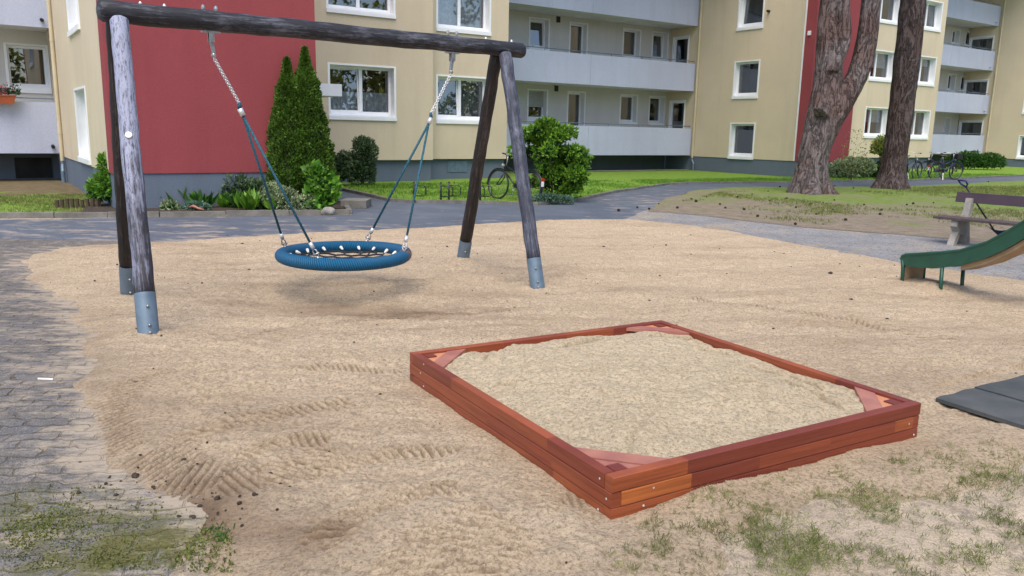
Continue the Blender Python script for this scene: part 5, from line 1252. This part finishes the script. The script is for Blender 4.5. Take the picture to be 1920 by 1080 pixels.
big_tree('straight dark trunked pine leaning right, beside the far bicycles', tb2,
    [([pt(1668, 362, Y2), pt(1670, 345, Y2), pt(1678, 300, Y2), pt(1688, 220, Y2), pt(1697, 140, Y2), pt(1706, 60, Y2), pt(1712, 0, Y2), pt(1722, -100, Y2), pt(1735, -220, Y2)], [.50, .44, .37, .385, .385, .385, .385, .33, .25])], m_bark2, [pt(1735, -220, Y2)], 8)
# woodland on the viewer's side of the playground, which the window panes mirror
wp = []
for k in range(80):
    u = RNG.uniform(-15, 75); v = RNG.uniform(-22, -15); p = W(u, v); H = RNG.uniform(7, 13)
    for q in range(9):
        c = np.array([p.x, p.y, 0])+np.array([RNG.normal(0, 1.4), RNG.normal(0, 1.4), H*RNG.uniform(.2, 1)]); wp.append(c+RNG.normal(0, 1, (42, 3))*.75)
wd = leaves('woodland', np.concatenate(wp), np.zeros((80*9*42, 3))+np.array([0, 0, .3]), .55, m_wood_leaf, None, .6, 1)
tag(wd, 'leafy trees behind the viewer mirrored in the window panes', 'trees', None, 'stuff')

# ---------------------------------------------------------------- pine cones, twig, weeds, grass
first = None
cpos = [(1383, 372), (1305, 380), (1195, 391), (1217, 394), (1160, 397), (1296, 375), (1325, 371), (1443, 378), (1462, 352), (1543, 382), (1520, 385), (1561, 395), (1650, 404), (1530, 404), (1700, 386), (1712, 384), (1750, 382), (1620, 386), (1652, 396), (1492, 391), (1491, 423), (1565, 350), (1600, 354), (1564, 377), (1350, 385), (1410, 366), (1440, 360), (1475, 374), (1360, 392), (1395, 395), (1853, 342), (1420, 408), (1128, 362), (1100, 361), (1165, 354), (1760, 408), (1270, 392), (1585, 415), (1235, 384)]
for i, (px, py) in enumerate(cpos):
    x, y = g(px, py)
    if first is None:
        first = thing('pine_cone', '', 'pine cone'); mb = MB()
        mb.ell((0, 0, .03), .045, .032, .032, 8, 6)
        for k in range(34):
            a = k*2.4; xx = -.04+.08*k/34; rr = .036*math.sqrt(max(.05, 1-(xx/.05)**2)); d = Vector((.3, math.cos(a), math.sin(a))).normalized(); c = Vector((xx, math.cos(a)*rr*.8, .032+math.sin(a)*rr*.8)); s = d.cross(Vector((1, 0, 0))).normalized()*.010
            mb.add([c-s, c+s, c+d*.018+s*.4, c+d*.018-s*.4], [(0, 1, 2, 3)])
        mb.build('cone_scales', m_cone, first, True); c_ = first
    else: c_ = copy_tree(first)
    c_.location = (x, y, .012); c_.rotation_euler = (0, 0, random.uniform(0, 6.28)); sc_ = random.uniform(.45, .8); c_.scale = (sc_, sc_, sc_)
    surf = 'asphalt path' if float(poly_sd(LAWN_R, np.array([x]), np.array([y]))[0]) < 0 else 'patchy lawn'
    same = sorted(q[0] for q in cpos if (float(poly_sd(LAWN_R, np.array([g(*q)[0]]), np.array([g(*q)[1]]))[0]) < 0) == (surf == 'asphalt path'))
    nth = same.index(px); words = 'first second third fourth fifth sixth seventh eighth ninth tenth eleventh twelfth thirteenth fourteenth fifteenth sixteenth seventeenth eighteenth nineteenth twentieth'.split()
    side = 'left' if nth < len(same)/2 else 'right'; nth = nth if side == 'left' else len(same)-1-nth
    tag(c_, 'dark pine cone on the %s, %s from the %s of the photo' % (surf, words[nth], side), 'pine cone', 'fallen pine cones')
o = MB(); a = g(72, 714); b = g(100, 715); o.tube([(a[0], a[1], .10+.0), (b[0], b[1], .10)], .007, 6); o = o.build('white_stick', m_whitep); z_ = float(T(*a))+.012; o.location = (0, 0, z_-.10); tag(o, 'small white plastic stick lying on the grey pavers', 'stick')

def blades(name, poly, n, L, mat, parent=None, zf=None, dens=None, clump=0, z=.02, w=.10, lean=.5):
    P = np.array(poly); lo = P.min(0); hi = P.max(0); pts = []; tot = 0
    while tot < n:
        q = RNG.uniform(lo, hi, (n*3, 2)); k = poly_sd(poly, q[:, 0], q[:, 1]) > .02
        if dens is not None: k &= RNG.uniform(0, 1, len(q)) < dens(q[:, 0], q[:, 1])
        q = q[k]; pts.append(q); tot += len(q)
        if len(q) == 0: break
    q = np.concatenate(pts)[:n]
    if clump: q = np.repeat(q, clump, 0)+RNG.normal(0, L*.35, (len(q)*clump, 2))
    zz = zf(q[:, 0], q[:, 1]) if zf else np.full(len(q), z); C = np.concatenate([q, zz[:, None]], 1); D = RNG.normal(0, lean, (len(q), 3)); D[:, 2] = 1
    return leaves(name, C, D, L, mat, parent, w, .15, .05, .5)
def bend(x, y): return np.clip(.35+1.3*fbm(x*.8, y*.8, 4, 12), .05, 1)
tag(blades('grass', [p for p in KERB_N[:-1]]+[(21, 41), (8, 30), (-1, 25), (-4.6, 23)], 26000, .075, m_blade, None, None, bend, 2, .01, .22), 'short bright green lawn grass in front of the buildings', 'grass', None, 'stuff')
tag(blades('grass', [g(1230, 390), g(1380, 353), g(1700, 352), (27, 33), (19, 12.5), (8.7, 10.9), g(1750, 440), g(1500, 420)], 26000, .05, m_blade2, None, None, lambda x, y: np.clip(2.2*fbm(x*.55, y*.55, 4, 33)+.25*sstep(20, 30, y), 0, 1), 3, .008, .2), 'patchy worn grass under the two pines', 'grass', None, 'stuff')
tag(blades('grass', [(-12, 17), g(0, 402), g(190, 402), (-8.4, 19)], 6000, .045, m_blade2, None, None, lambda x, y: np.clip(.5+1.3*fbm(x*.8, y*.8, 3, 5), .05, 1), 2, .01, .2), 'mossy lawn left of the flower bed', 'grass', None, 'stuff')
def top_h(x, y): return np.maximum(sand_h(x, y), T(x, y)+.0)
BR = [g(1100, 1079), g(1230, 960), g(1450, 905), (2.2, 3.75), (2.9, 3.95), (3.6, 4.1), (3.3, 2.2), (.9, 2.2)]
def d_br(x, y):
    s = sstep(3.75, 2.7, y-.12*(x-1)); return np.clip(s*(.06+1.6*np.clip(fbm(x*6, y*6, 4, 55)+.06, 0, 1)*(.6+.4*np.clip(fbm(x*1.3, y*1.3, 2, 56)+.5, 0, 1))), 0, 1)
tag(blades('weed_grass', BR, 5200, .019, m_blade2, None, top_h, d_br, 6, 0, .10, .9), 'thin grass tufts growing through sandy soil at the lower right', 'grass', None, 'stuff')
tag(blades('weed_grass', BR, 260, .030, m_blade2, None, top_h, d_br, 12, 0, .06, .6), 'longer green grass tufts scattered on the sandy soil, lower right', 'grass', None, 'stuff')
BL = [g(-20, 1079), g(0, 920), g(180, 900), g(330, 945), g(450, 985), g(450, 1079)]
def d_bl(x, y): return np.clip(moss_t(x, y)*1.2*(.2+2*np.clip(fbm(x*4, y*4, 4, 65)+.05, 0, 1)), 0, 1)
tag(blades('moss', BL, 4200, .011, m_moss, None, top_h, d_bl, 3, 0, .5, .9), 'yellow green moss spreading over the pavers at the lower left', 'moss', None, 'stuff')
tag(blades('weed_grass', [g(380, 985), g(440, 985), g(452, 1030), g(390, 1030)], 16, .018, m_mid, None, top_h, None, 8, 0, .16, .9), 'small green weeds at the sand edge, lower left', 'weeds', None, 'stuff')
# dark soil crumbs where moss and sand meet
cr = MB()
for k in range(80):
    px, py = random.gauss(330, 75), random.gauss(945, 28); x, y = g(px, py+(px-330)*.15); r = abs(random.gauss(0, .005))+.002
    z = float(top_h(np.array([x]), np.array([y]))[0]); cr.ell((x, y, z+r*.4), r*random.uniform(.8, 1.6), r*random.uniform(.8, 1.4), r*.8, 6, 4, lambda t, p: random.uniform(.75, 1.2))
for k in range(300):
    x, y = random.uniform(-5, 6), random.uniform(2.3, 13); r = abs(random.gauss(0, .0025))*(1+y*.15)+.0015
    if float(poly_sd(BOX, np.array([x]), np.array([y]))[0]) > -.05: continue
    z = float(top_h(np.array([x]), np.array([y]))[0]); cr.ell((x, y, z+r*.3), r*random.uniform(.8, 1.8), r*random.uniform(.8, 1.4), r*.8, 6, 4, lambda t, p: random.uniform(.75, 1.2))
tag(cr.build('soil_crumbs', m_soil), 'dark soil crumbs and specks scattered over the sand', 'soil crumbs', None, 'stuff')
